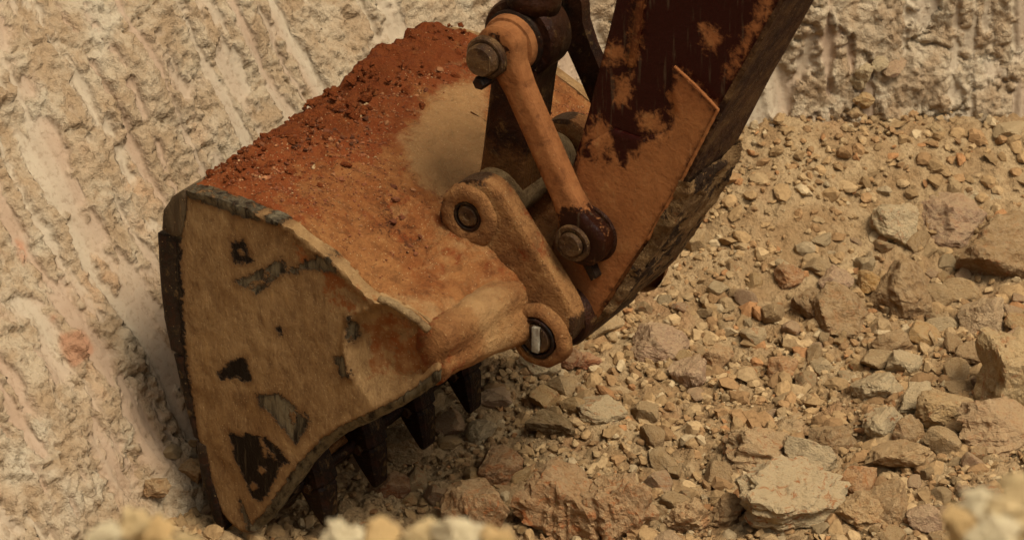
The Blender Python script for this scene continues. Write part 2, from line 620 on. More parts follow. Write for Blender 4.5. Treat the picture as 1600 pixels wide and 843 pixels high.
TAN, TAN2 = srgb(140, 104, 62), srgb(162, 126, 80)
ORG, ORG2 = srgb(142, 82, 38), srgb(162, 106, 56)
RED, PALE = srgb(130, 62, 24), srgb(184, 144, 92)
BLK = srgb(26, 15, 8)
M_WALL, M_GROUND, M_STONE, M_GRAVEL = mat_wall(), mat_ground(), mat_stone(), mat_gravel()
M_BANK = mat_stone('bank_stone', 0.0, 1.05, .25, .494)
M_SIDE = mat_mud('mud_side_plate', TAN, TAN2, srgb(138, 74, 28), PALE, BLK, streak=(1, 1, .5), rot=(0, R(-28), 0), bd=.002, fleck=.6, steel_amp=.75, blotch=.8, scratch=.5, relief=1.6, soft=.06, stain=.55)
M_BACK = mat_mud('mud_back_plate', ORG, ORG2, RED, PALE, srgb(92, 52, 24), bd=.006, fleck=.55, steel_metal=0, wet=.9, steel_amp=.8)
M_EAR = mat_mud('mud_ear', srgb(136, 88, 46), srgb(160, 112, 64), RED, PALE, srgb(70, 46, 26), bd=.005, fleck=.3)
M_ARM = mat_mud('arm_paint', srgb(160, 98, 52), srgb(174, 112, 62), srgb(140, 70, 26), PALE, srgb(50, 12, 5), bd=.0015, fleck=.05, steel_amp=1.0, steel_metal=0, wet=.45, scale=.6, soft=.14, blotch=.4, scratch=.35)
M_ARMPLAIN = mat_mud('arm_dark_paint', srgb(62, 17, 7), srgb(74, 25, 10), srgb(140, 70, 26), srgb(150, 92, 44), srgb(40, 12, 5), bd=.0015, fleck=.05, rough=.5)
M_LINK = mat_mud('link_paint', srgb(144, 86, 42), srgb(160, 102, 56), srgb(120, 56, 20), PALE, srgb(46, 20, 8), bd=.0015, fleck=.05, steel_amp=.6, steel_metal=0, wet=.4, scale=.7)
M_DARK = mat_mud('shade_dark_link', srgb(34, 15, 7), srgb(66, 36, 16), srgb(120, 56, 20), srgb(136, 90, 46), BLK, bd=.003, fleck=.05, rough=.5)  # near black: the shade on the bucket link is put into this colour
M_TOOTH = mat_mud('worn_tooth_steel', srgb(20, 12, 7), srgb(36, 22, 12), RED, PALE, BLK, bd=.003, fleck=.1, rough=.5)
M_STEEL = mat_mud('worn_black_steel', srgb(24, 16, 10), srgb(48, 36, 24), RED, PALE, BLK, bd=.002, fleck=.15, rough=.5)
M_PIN = mat_mud('pin_steel', srgb(56, 38, 22), srgb(108, 78, 46), srgb(120, 56, 20), PALE, BLK, bd=.003, fleck=.2, rough=.45, scale=1.6, scratch=.6)
M_GREY = mat_mud('dusty_grey_casting', srgb(128, 100, 64), srgb(166, 136, 92), srgb(120, 56, 20), PALE, BLK, bd=.004, fleck=.25)
M_WEAR = mat_mud('caked_wear_plate', srgb(112, 84, 50), srgb(152, 116, 72), srgb(140, 70, 26), srgb(176, 140, 92), srgb(58, 38, 20), bd=.012, fleck=.4, steel_amp=1.2, steel_metal=0, wet=.8)
M_WEAR2 = mat_mud('flange_dirt', srgb(50, 27, 12), srgb(80, 52, 27), srgb(140, 70, 26), srgb(128, 94, 54), srgb(36, 18, 8), bd=.006, fleck=.2)
M_SOIL = mat_mud('red_soil', srgb(140, 78, 36), srgb(158, 98, 50), RED, PALE, BLK, bd=.012, fleck=.25, rough=1.0)

# ------------------------------------------------------------------ the pit: wall, floor, near bank
BASE_RF = np.array([(-5.5, -9.0), (-2.6, -4.0), (-1.15, -1.5), (-.62, -.45), (-.30, .22), (.25, .95), (.95, 1.75), (1.55, 2.17), (2.3, 2.36), (3.1, 2.42), (4.6, 2.4), (9.0, 1.8), (14, -1)])
BASE = smooth_line(BASE_RF, 3)
_seg = np.r_[0, np.cumsum(np.linalg.norm(np.diff(BASE, axis=0), axis=1))]


def base_at(s):
    r = np.interp(s, _seg, BASE[:, 0]); f = np.interp(s, _seg, BASE[:, 1])
    e = .12
    dr = np.interp(s + e, _seg, BASE[:, 0]) - np.interp(s - e, _seg, BASE[:, 0])
    df = np.interp(s + e, _seg, BASE[:, 1]) - np.interp(s - e, _seg, BASE[:, 1])
    l = np.hypot(dr, df)
    return r, f, df / l, -dr / l          # point and the horizontal normal that looks into the pit


S0 = _seg[np.argmin(np.hypot(BASE[:, 0] + .30, BASE[:, 1] - .22))]      # s at the bucket's foot


def wall_sheet():
    s = np.r_[np.linspace(0, S0 - 1.6, 40)[:-1], np.arange(S0 - 1.6, S0 + 5.4, .0078), np.linspace(S0 + 5.4, _seg[-1], 40)[1:]]
    t = np.r_[np.linspace(-1.0, -.25, 10)[:-1], np.arange(-.25, 3.3, .0082), np.linspace(3.3, 9, 30)[1:]]
    S, T = np.meshgrid(s, t, indexing='ij')
    q = S - S0
    r, f, nr, nf = [a[:, None] + 0 * T for a in base_at(s)]
    slope = .58 - .28 * sstep(.8, 3.6, q)
    slope = np.where(q < -.3, slope + .12 * sstep(-.3, -1.4, q), slope)
    # relief
    warp = .05 * fbm(q * 1.3, T * 1.3, seed=3)
    sw = q + warp + .10 * T * sstep(-.2, -1.5, q)
    band = vnoise(sw * 23, T * .75 + 5, seed=11) * .75 + .8 * vnoise(sw * 44, T * .9, seed=12) + .45 * fbm(q * 3.0, T * 2.2, seed=13)
    brk = fbm(q * 10, T * 7.5, oct=5, seed=14, gain=.7)
    smear = sstep(-.2, .5, band + 2.1 * brk - .08)
    smear = smear * sstep(-.1, .1, T - .12)
    c1, e1 = chips(sw * 7, T * 6.0 + .4 * vnoise(q * 9, T * 9, seed=8), seed=20, tilt=.9)
    c2, e2 = chips(sw * 19 + .5 * vnoise(q * 25, T * 25, seed=9), T * 16, seed=30, tilt=.9)
    c3, e3 = chips(sw * 46, T * 40, seed=40, tilt=.8)
    c4, e4 = chips(sw * 80, T * 70, seed=45, tilt=.8)
    rough = .018 * c1 * sstep(-.4, .3, fbm(q * 2, T * 2, seed=55)) + .015 * c2 + .012 * c3 + .007 * c4 + .013 * fbm(q * 7, T * 6, oct=6, seed=50, gain=.62)
    crk = np.abs(fbm(q * 2.6 + .3 * T, T * 4.2, oct=5, seed=57, gain=.6)); rough = rough - .028 * sstep(.05, .0, crk) + .012 * sstep(.0, .25, fbm(q * 2.6 + .3 * T, T * 4.2, oct=5, seed=57, gain=.6))
    str1 = .010 * vnoise(sw * 34, T * .5, seed=60) + .0035 * vnoise(sw * 120, T * .9, seed=61) + .008 * vnoise(q * 3, T * 6, seed=62)
    big = .13 * fbm(q * .9, T * .9, oct=3, seed=70) + .05 * fbm(q * 2.6, T * 2.2, oct=3, seed=71)
    dead = np.clip(np.minimum(sstep(-1.8, -1.2, q), sstep(5.8, 5.0, q)), .2, 1)
    d = big + dead * (rough * (1 - smear) * 1.0 + smear * (str1 - .008) + .010 * (1 - smear) * sstep(-.3, .4, brk))
    # diagonal folds low on the left
    d = d + .06 * sstep(-.2, -1.0, q) * vnoise((q * 3.2 + T * 1.5), T * .6 + 2, seed=80) * sstep(1.6, .3, T)
    # position
    H = T
    rr = r - nr * slope * H; ff = f - nf * slope * H
    ln = np.sqrt(1 + slope ** 2)
    rr = rr + d * nr / ln; ff = ff + d * nf / ln; zz = H + d * slope / ln - .05
    x, y = unrf(rr, ff)
    V = np.c_[x.ravel(), y.ravel(), zz.ravel()]
    tone = fbm(sw * 7, T * .8, oct=4, seed=90) + .25 * sstep(2.2, 3.4, q) + .15 * sstep(.3, 1.2, q) * sstep(3, 1.5, q) - .1
    och = .55 * sstep(.12, .5, fbm(q * 2.6, T * 2.2, oct=4, seed=91)) * (1 - .8 * smear)
    P = np.c_[q.ravel(), T.ravel()]
    u, v = project(V)
    px = np.c_[u, v]
    rust = np.zeros(len(V))
    for poly in ([(92, 520), (125, 515), (150, 545), (140, 560), (112, 576), (100, 560), (90, 540)], [(24, 375), (34, 380), (42, 408), (36, 412), (28, 392)], [(78, 490), (90, 490), (88, 508), (80, 505)]):
        rust = np.maximum(rust, .75 * sstep(-4, 4, sdist(px, poly) + 5 * fbm(P[:, 0] * 40, P[:, 1] * 14, seed=95)))
    F = grid_faces(len(s), len(t))
    me = mesh_np('pit_wall', V, F, True, {'smear': smear.ravel(), 'tone': tone.ravel(), 'ochre': och.ravel(), 'rust': rust})
    o = link('pit_wall', me, M_WALL)
    tag(o, 'pale clay pit wall with diagonal scrape marks behind the bucket', 'pit wall', kind='structure')
    return V


def project(V):
    d = np.asarray(V) - CAM
    w = d @ FWD
    return 800 + FPX * (d @ RGT) / w, 421.5 - FPX * (d @ UPV) / w


def wall_gap(r, f):
    r = np.asarray(r, float); f = np.asarray(f, float)
    R_, F_ = r.ravel(), f.ravel(); out = np.empty(len(R_))
    br, bf, bnr, bnf = base_at(_seg[::2])
    for i in range(0, len(R_), 20000):
        d = (R_[i:i + 20000, None] - br) ** 2 + (F_[i:i + 20000, None] - bf) ** 2
        k = d.argmin(1)
        out[i:i + 20000] = (R_[i:i + 20000] - br[k]) * bnr[k] + (F_[i:i + 20000] - bf[k]) * bnf[k]
    return out.reshape(r.shape)


def floor_base(r, f):
    """height of the pit floor before the fine relief"""
    h = -.07 + 0 * r
    h = h + .26 * sstep(1.0, 3.0, f) * sstep(.2, 1.7, r)
    g = wall_gap(r, f)
    wv = .75 + .5 * vnoise(r * 1.3 + 4, f * 0 + 2, seed=109)                # spoil banked up against the right-hand wall
    h = h + .16 * (wv * 1.5 - .4) * sstep(.7, -.15, g) ** 1.4 * sstep(.9, 1.9, r)
    h = h + .16 * sstep(1.5, 2.9, r) * sstep(2.0, .4, f)
    h = h + .05 * sstep(.5, 1.2, r) * sstep(.5, -.1, f)
    h = h + .05 * fbm(r * 1.7 + 3, f * 1.7, oct=3, seed=101)
    h = h + .05 * sstep(.25, -.35, f + .6 * r)            # crumbled earth at the foot of the wall
    return h


def floor_h(x, y):
    r, f = rf(x, y)
    return floor_base(r, f) + .018 * fbm(r * 6, f * 6, oct=3, seed=102)


def floor_sheet():
    r = np.r_[np.linspace(-14, -1.3, 24)[:-1], np.arange(-1.3, 3.4, .0100), np.linspace(3.4, 40, 40)[1:]]
    f = np.r_[np.linspace(-22, -.9, 40)[:-1], np.arange(-.9, 3.7, .0112), np.linspace(3.7, 30, 24)[1:]]
    A, B = np.meshgrid(r, f, indexing='ij')
    h = floor_base(A, B) + .018 * fbm(A * 6, B * 6, oct=3, seed=102)
    dens = sstep(.15, -.25, fbm(A * 1.3, B * 1.3, oct=3, seed=103))
    c1, e1 = chips(A * 13 + .3 * vnoise(A * 20, B * 20, seed=4), B * 13, seed=110, tilt=.9)
    c2, e2 = chips(A * 34, B * 34, seed=120, tilt=.9)
    h = h + .022 * c1 * (.45 + .55 * dens) + .012 * c2 + .008 * fbm(A * 40, B * 40, oct=3, seed=130)
    x, y = unrf(A, B)
    V = np.c_[x.ravel(), y.ravel(), h.ravel()]
    o = link('pit_floor', mesh_np('pit_floor', V, grid_faces(len(r), len(f)), True), M_GROUND)
    tag(o, 'crumbly tan earth floor of the pit under the rubble', 'ground', kind='structure')


def bank_h(r, g):
    """near bank: g is the distance ahead of the camera on the ground"""
    e = g - (4.35 + .12 * vnoise(r * 2.2, r * 0 + 4, seed=7))
    top = CAM[2] - 1.62 - .27 * g
    return np.where(e < 0, top, top - 1.05 * e) + .03 * fbm(r * 6, g * 6, oct=4, seed=140)


CR, CF = rf(CAM[0], CAM[1])


def bank_sheet():
    r = np.arange(CR - 3.2, CR + 3.2, .03); g = np.r_[np.arange(-2, 3.4, .12), np.arange(3.4, 5.0, .02), np.arange(5.0, 7.2, .06)]
    A, B = np.meshgrid(r, g, indexing='ij')
    c1, _ = chips(A * 11, B * 11, seed=150, tilt=.9)
    h = bank_h(A, B) + .025 * c1 + .008 * fbm(A * 40, B * 40, oct=3, seed=151)
    h = np.maximum(h, -.4)
    x, y = unrf(A, B + CF)
    V = np.c_[x.ravel(), y.ravel(), h.ravel()]
    o = link('near_bank', mesh_np('near_bank', V, grid_faces(len(r), len(g)), True), M_GROUND)
    tag(o, 'pale earth bank just below the viewpoint', 'ground', kind='structure')


WALL_V = wall_sheet()
floor_sheet()
bank_sheet()

# ------------------------------------------------------------------ the excavator: bucket, links, stick
WID = 1.44                                   # bucket width along the pin axis (y)
EAR0, EAR1 = .40, .47                        # near ear
EAR2, EAR3 = .92, .99                       # far ear
STK0, STK1 = .53, .82                        # stick, between the ears
LNK0, LNK1 = .455, .515                      # near guide link, outside the stick
LNK2, LNK3 = .835, .895                      # far guide link

exc = bpy.data.objects.new('excavator_arm', None)
COL.objects.link(exc)
exc.location = (0.1, .7, 0)
tag(exc, 'mud-caked excavator arm with rusty orange toothed bucket reaching into the pit', 'excavator')


def sd_attr(polys, y, soft=9.0, holes=()):
    """a field that is > .5 inside the patches (given as pixels on plane y), < .5 outside"""
    PL = [xz(p, y) for p in polys]; HL = [xz(p, y) for p in holes]
    def fn(P):
        s = np.full(len(P), -9.0)
        for p in PL: s = np.maximum(s, sdist(P, p))
        for p in HL: s = np.minimum(s, -sdist(P, p))
        return np.clip(.5 + s * soft, 0, 1)
    return fn


# -- bucket shell: the swept back and bottom plate
TOP_PX = [(300, 292), (340, 300), (400, 321), (455, 345), (500, 380), (545, 420), (600, 464), (650, 492), (676, 520), (690, 556), (690, 590)]
BOT_PX = [(440, 772), (395, 800), (352, 778), (330, 735), (316, 680), (303, 610), (294, 550), (287, 480), (281, 410), (277, 350), (283, 308)]
PROF = smooth_line(xz(BOT_PX + TOP_PX, 0.0), 2)
PROF = resample(PROF, .011)
pn = len(PROF)
tg = np.gradient(PROF, axis=0); tg /= np.linalg.norm(tg, axis=1)[:, None]
NRM = np.c_[-tg[:, 1], tg[:, 0]]              # outward
if NRM[np.argmax(PROF[:, 1])] @ np.array([0, 1]) < 0:
    NRM = -NRM
YS = np.arange(.012, WID - .01, .011)
arc = np.r_[0, np.cumsum(np.linalg.norm(np.diff(PROF, axis=0), axis=1))]
HEEL = arc[np.argmin(np.linalg.norm(PROF - xz([(290, 298)], 0)[0], axis=1))]


def shell():
    A, Y = np.meshgrid(arc, YS, indexing='ij')
    q = A - HEEL                                # metres past the heel, along the top
    top = sstep(-.03, .05, q)
    cl, _ = chips(A * 16 + .3 * vnoise(A * 30, Y * 30, seed=5), Y * 16, seed=201, tilt=.8)
    heap = sstep(.42, .05, q + .10 * fbm(Y * 4, A * 4, seed=202)) * top
    lump = fbm(A * 9, Y * 9, oct=5, seed=203, gain=.6)
    d = top * (.012 * lump + .006 * cl + .004 * fbm(A * 28, Y * 28, oct=3, seed=209) + .006 * np.maximum(0, fbm(A * 45, Y * 45, oct=3, seed=208)) + heap * (.020 * lump + .012 * cl + .012))
    # clods stuck below the link pin and along the middle
    V3 = np.stack([PROF[:, 0][:, None] + 0 * Y, Y, PROF[:, 1][:, None] + 0 * Y], -1)
    u, v = project(V3.reshape(-1, 3)); px = np.c_[u, v]
    cl2 = np.maximum(sstep(-14, 10, sdist(px, [(600, 290), (625, 285), (640, 330), (665, 385), (650, 395), (600, 375), (570, 365), (585, 335)])), sstep(-20, 10, sdist(px, [(430, 195), (520, 165), (590, 190), (600, 215), (480, 225)])) * .6).reshape(A.shape)
    d = d + top * cl2 * .02 * np.clip(fbm(A * 26, Y * 26, oct=4, seed=205) * 2.2, -.5, 1)
    d = d * sstep(0, .05, WID - Y + .02)
    V = V3 + d[..., None] * np.stack([NRM[:, 0], 0 * NRM[:, 0], NRM[:, 1]], -1)[:, None, :]
    inner = V3 - .032 * np.stack([NRM[:, 0], 0 * NRM[:, 0], NRM[:, 1]], -1)[:, None, :]
    na, ny = A.shape
    Vv = np.vstack([V.reshape(-1, 3), inner.reshape(-1, 3)])
    o = na * ny
    F = [grid_faces(na, ny), grid_faces(na, ny, o, True)]
    i = np.arange(na - 1); j = np.arange(ny - 1)
    F.append(np.c_[j, j + 1, o + j + 1, o + j]); k = (na - 1) * ny
    F.append(np.c_[k + j + 1, k + j, o + k + j, o + k + j + 1])
    F.append(np.c_[(i + 1) * ny, i * ny, o + i * ny, o + (i + 1) * ny])
    e = ny - 1
    F.append(np.c_[i * ny + e, (i + 1) * ny + e, o + (i + 1) * ny + e, o + i * ny + e])
    red = np.clip(sstep(.62, .12, q + .12 * fbm(Y * 3, A * 3, seed=206)) * .75 + .25 * cl2 + .12, 0, 1) * top
    red = red.ravel()
    pale = np.maximum(sstep(-45, 25, sdist(px, [(640, 215), (700, 150), (755, 130), (755, 290), (690, 300), (650, 265)])), .45 * sstep(-30, 10, sdist(px, [(490, 130), (560, 105), (600, 100), (640, 110), (560, 140), (500, 160)])))
    pale = np.maximum(pale, .6 * sstep(-18, 8, sdist(px, [(560, 440), (600, 460), (700, 470), (750, 480), (700, 560), (690, 520), (640, 495)])))
    red = red * (1 - .9 * sstep(.3, .8, pale))
    dark = .47 * cl2.ravel()
    att = {'red': np.r_[red, red * 0], 'pale': np.r_[pale, pale * 0], 'steel': np.r_[dark, dark * 0]}
    return mesh_np('bucket', Vv, np.vstack(F), True, att), V


me, SHELL_V = shell()
bucket = child('bucket', me, M_BACK, exc)

# -- near side plate
SIDE_PX = [(268, 352), (270, 325), (281, 303), (299, 289), (335, 297), (400, 320), (455, 343), (492, 374), (530, 402), (578, 452), (600, 464), (645, 487), (672, 512), (686, 545), (692, 590), (672, 607), (636, 630), (590, 654), (545, 674), (518, 692), (490, 722), (462, 760), (432, 802), (412, 822), (396, 829), (376, 823), (348, 792), (331, 742), (319, 690), (305, 620), (293, 553), (290, 500), (286, 420), (281, 365)]
MOUTH_PX = [(692, 590), (672, 607), (636, 630), (590, 654), (545, 674), (518, 692), (490, 722), (462, 760), (432, 802), (412, 822)]
STEEL_PATCH = [
    [(367, 667), (380, 672), (400, 671), (425, 679), (446, 696), (460, 716), (446, 722), (440, 738), (430, 755), (428, 768), (412, 779), (398, 765), (388, 735), (374, 708), (371, 690)],
    [(410, 610), (425, 612), (440, 605), (466, 627), (488, 650), (486, 668), (470, 686), (452, 662), (432, 640), (415, 628)],
    [(349, 576), (374, 556), (395, 552), (397, 570), (404, 588), (391, 592), (378, 580), (355, 588)],
    [(376, 434), (410, 420), (449, 398), (456, 416), (428, 438), (408, 455), (398, 442), (384, 440)],
    [(455, 420), (485, 404), (503, 394), (525, 398), (537, 422), (510, 416), (485, 416), (465, 424)],
    [(370, 376), (390, 370), (398, 383), (404, 405), (390, 408), (374, 404)],
    [(297, 288), (330, 294), (385, 312), (412, 322), (417, 338), (372, 327), (325, 309), (303, 300)],
    [(427, 322), (455, 340), (440, 346), (426, 336)],
    [(272, 312), (284, 304), (301, 318), (294, 362), (270, 354)],
    [(530, 553), (546, 549), (558, 582), (541, 586)],
    [(548, 492), (556, 485), (566, 520), (556, 534)],
    [(382, 775), (390, 790), (404, 825), (392, 826)],
    [(312, 684), (326, 690), (332, 720), (342, 760), (358, 812), (350, 806), (330, 760)],
    [(270, 345), (292, 360), (300, 552), (318, 690), (310, 690), (288, 556), (276, 440)],
    [(440, 505), (446, 503), (450, 520), (444, 518)], [(300, 640), (304, 638), (312, 668), (308, 668)], [(480, 640), (484, 638), (492, 652), (488, 654)]]
STEEL_HOLE = [circle(418, 728, 6.5, 14), circle(404, 753, 6.5, 14), [(416, 680), (425, 690), (428, 708), (420, 706)], [(432, 694), (437, 700), (441, 716), (435, 714)],
              [(460, 632), (469, 640), (472, 656), (464, 652)], [(404, 436), (428, 420), (430, 426), (408, 442)], circle(386, 389, 7, 12)]
_mouth = xz(MOUTH_PX, 0.0)
_ridge1 = xz([(606, 462), (556, 486), (548, 520), (552, 560), (575, 640)], 0.0)
_facet = xz([(606, 462), (556, 486), (548, 520), (552, 560), (575, 640), (640, 640), (700, 600), (690, 520), (645, 480)], 0.0)
_top = xz([(299, 289), (335, 297), (400, 320), (455, 343), (492, 374), (530, 402), (578, 452), (600, 464)], 0.0)


def side_disp(P):
    d = np.zeros(len(P))
    dm = ldist(P, _mouth)
    d += np.clip(.032 - dm, 0, 1) * .8                                  # bevelled cutting edge
    # folded corner: a hollow facet that dips in towards the worn fold edge
    fl = xz([(604, 463), (553, 492), (546, 530), (556, 580), (600, 640)], 0.0)
    fi = inside(P, xz([(604, 463), (553, 492), (546, 530), (556, 580), (600, 640), (640, 650), (710, 600), (700, 520), (640, 470)], 0.0))
    dl = ldist(P, fl)
    d += np.where(fi, .060 * np.clip(dl / .16, 0, 1) ** .8 * sstep(.0, .09, dm), 0)
    d -= .014 * np.exp(-(ldist(P, fl[:4]) / .014) ** 2) * (1 + .8 * fbm(P[:, 0] * 40, P[:, 1] * 40, seed=14))
    d += -.012 * np.exp(-(ldist(P, _top) / .022) ** 2) * (1 + fbm(P[:, 0] * 40, P[:, 1] * 40, seed=4))
    d += .008 * fbm(P[:, 0] * 3, P[:, 1] * 3, oct=3, seed=8) + .003 * fbm(P[:, 0] * 18, P[:, 1] * 18, oct=4, seed=9)
    return d


_st = sd_attr(STEEL_PATCH, 0.0, 12.0, STEEL_HOLE)
_gr = sd_attr([STEEL_PATCH[k] for k in (1, 3, 4, 6, 7, 8, 9, 10, 11)], 0.0, 30.0)
_redp = xz([(600, 466), (640, 488), (685, 545), (676, 585), (610, 610), (566, 590), (562, 500)], 0.0)
_redq = xz([(455, 345), (500, 380), (600, 464), (545, 500), (500, 440), (450, 380)], 0.0)


def side_steel(P):
    return np.maximum(_st(P), np.clip(.5 + (.030 - ldist(P, _mouth)) * 22, 0, 1))


def side_grey(P):
    return np.maximum(_gr(P), .85 * (ldist(P, _mouth) < .036))


def side_red(P):
    return np.maximum(.60 * sstep(-.03, .05, sdist(P, _redp)), .42 * sstep(-.06, .05, sdist(P, _redq)))


def side_pale(P):
    return .5 * sstep(.05, 0, ldist(P, _mouth)) + .38 * sstep(-.05, .05, sdist(P, _redp)) + .42 * np.exp(-(ldist(P, xz([(470, 352), (500, 380), (535, 405), (600, 464), (650, 490)], 0.)) / .022) ** 2)


me = plate_mesh('side_plate', smooth_line(xz(SIDE_PX, 0), 1, True), -.03, .02, .010, side_disp, .006, {'steel': side_steel, 'grey': side_grey, 'red': side_red, 'pale': side_pale}, ragged=.004, seed=3)
sp_near = child('side_plate', me, M_SIDE, bucket)
sp_near['label'] = 'beige mud-coated side plate with black worn patches'
# the worn, bright edge of the back plate along the fold
_rim = resample(xz([(600, 463), (612, 466), (640, 482), (660, 496), (676, 512)], 0.0), .008)
rim3 = np.c_[_rim[:, 0], -.022 + .004 * fbm(_rim[:, 0] * 30, _rim[:, 1] * 30, seed=3), _rim[:, 1]]
child('fold_edge', tube_mesh('fold_edge', rim3, .012 + .004 * fbm(_rim[:, 0] * 40, _rim[:, 1] * 40, oct=3, seed=4), 10), M_GREY, bucket)
me = plate_mesh('side_plate', smooth_line(xz(SIDE_PX, 0), 1, True), WID + .02, WID - .02, .03)
child('side_plate', me, M_SIDE, bucket)

# -- wear strips on the bottom, seen end-on as the black edge on the left
def strip(name, px, y0, y1, mat, cham=.006, sp=.012, ragged=.002, attrs=None):
    return child(name, plate_mesh(name, xz(px, 0), y0, y1, sp, None, cham, attrs, ragged, 5), mat, bucket)


strip('wear_strip', [(255, 358), (286, 364), (290, 420), (292, 480), (297, 551), (276, 541), (265, 490), (259, 430)], -.034, WID + .03, M_STEEL)
strip('wear_strip', [(279, 548), (297, 552), (307, 610), (320, 684), (310, 676), (290, 600)], -.030, WID + .03, M_STEEL)
strip('heel_shroud', [(264, 350), (267, 322), (280, 301), (298, 289), (303, 300), (301, 318), (294, 361), (280, 362)], -.042, WID + .03, mat_mud('scratched_heel_steel', srgb(74, 58, 38), srgb(140, 118, 84), RED, PALE, BLK, bd=.003, fleck=.2, rough=.6, streak=(1, 1, .2), rot=(0, R(-35), 0)))
strip('wear_strip', [(316, 683), (330, 690), (336, 735), (352, 786), (357, 824), (344, 806), (326, 752)], -.038, WID + .03, M_STEEL)

# -- lip and teeth
LIPX = xz([(418, 778), (446, 766), (452, 778), (430, 800)], 0.0)
lip = plate_mesh('lip', LIPX, .03, WID - .03, .02)
child('lip', lip, M_TOOTH, bucket)
TB, TT = xz([(446, 760)], 0)[0], xz([(474, 846)], 0)[0]            # tooth root and tip, in the bucket's plane
tdir = TT - TB; tl = np.linalg.norm(tdir); tdir /= tl; tnr = np.array([-tdir[1], tdir[0]])


def tooth_mesh():
    sec = []                                                     # (along, half width y, half height)
    for a, w, h in ((-.10, .046, .056), (0, .054, .062), (.05, .054, .058), (.06, .044, .046), (.07, .048, .050), (.10, .046, .042), (.14, .041, .030), (tl - .004, .034, .013), (tl + .004, .031, .007)):
        c = TB + tdir * a
        ring = []
        for k, (yy, hh) in enumerate(((-1, -.7), (-.7, -1), (.7, -1), (1, -.7), (1, .7), (.7, 1), (-.7, 1), (-1, .7))):
            q = c + tnr * hh * h
            ring.append((q[0], yy * w, q[1]))
        sec.append(ring)
    V = np.array(sec).reshape(-1, 3)
    F = []
    for k in range(len(sec) - 1):
        for i in range(8):
            j = (i + 1) % 8
            F.append((k * 8 + i, k * 8 + j, k * 8 + 8 + j, k * 8 + 8 + i))
    n = (len(sec) - 1) * 8
    for i in (0, 2, 4): F.append((n, n + i + 1, n + i + 2, n + (i + 3) % 8 if i < 4 else n + 7)); F.append((0, (i + 3) % 8 if i < 4 else 7, i + 2, i + 1))
    cen = V.mean(0)
    V2 = V + np.c_[np.zeros(len(V)), np.zeros(len(V)), np.zeros(len(V))]
    me = mesh_np('tooth', V2, np.array(F), False)
    return me


tm = tooth_mesh()
for k in range(4):
    o = child('tooth', tm, M_TOOTH, bucket)
    o.location = (0, .15 + k * .2875, 0)
    pm = lathe_y('tooth_pin', TB[0] + tdir[0] * .05, TB[1] + tdir[1] * .05, [(0, -.066), (.014, -.066), (.016, -.062), (.016, .062), (.014, .066), (0, .066)], 14)
    q = child('tooth_pin', pm, M_PIN, bucket); q.location = o.location

# -- ears
YE = EAR0
B_PX, H_PX = (733, 336), (846, 522)                              # link pin and hinge pin on the near ear's face
Bc, Hc = xz([B_PX], YE)[0], xz([H_PX], YE)[0]
EAR_PX = [(684, 352), (686, 318), (704, 292), (730, 280), (758, 284), (782, 304), (806, 344), (836, 392), (868, 442), (891, 482), (897, 506), (892, 530), (874, 548), (846, 552), (820, 543), (800, 520), (770, 500), (720, 470), (690, 400)]
earpoly = smooth_line(xz(EAR_PX, YE), 2, True)


def ear_red(P):
    return .35 * sstep(.05, .2, np.linalg.norm(P - Bc, axis=1)) * sstep(.05, .3, np.linalg.norm(P - Hc, axis=1))


def ear_pale(P):
    return .5 * np.exp(-((np.linalg.norm(P - Bc, axis=1) - .10) / .03) ** 2)


def ear_steel(P):
    return np.clip(.34 * np.exp(-((np.linalg.norm(P - Bc, axis=1) - .115) / .022) ** 2) + .36 * np.exp(-((np.linalg.norm(P - Hc, axis=1) - .115) / .03) ** 2) + .34 * np.exp(-(ldist(P, earpoly, True) / .02) ** 2), 0, .6)


for y0, y1 in ((EAR0, EAR1), (EAR2, EAR3)):
    me = plate_mesh('ear', earpoly, y0, y1, .012, lambda P: .004 * fbm(P[:, 0] * 20, P[:, 1] * 20, oct=4, seed=31), .008, {'red': ear_red, 'pale': ear_pale, 'steel': ear_steel})
    child('ear', me, M_EAR, bucket)

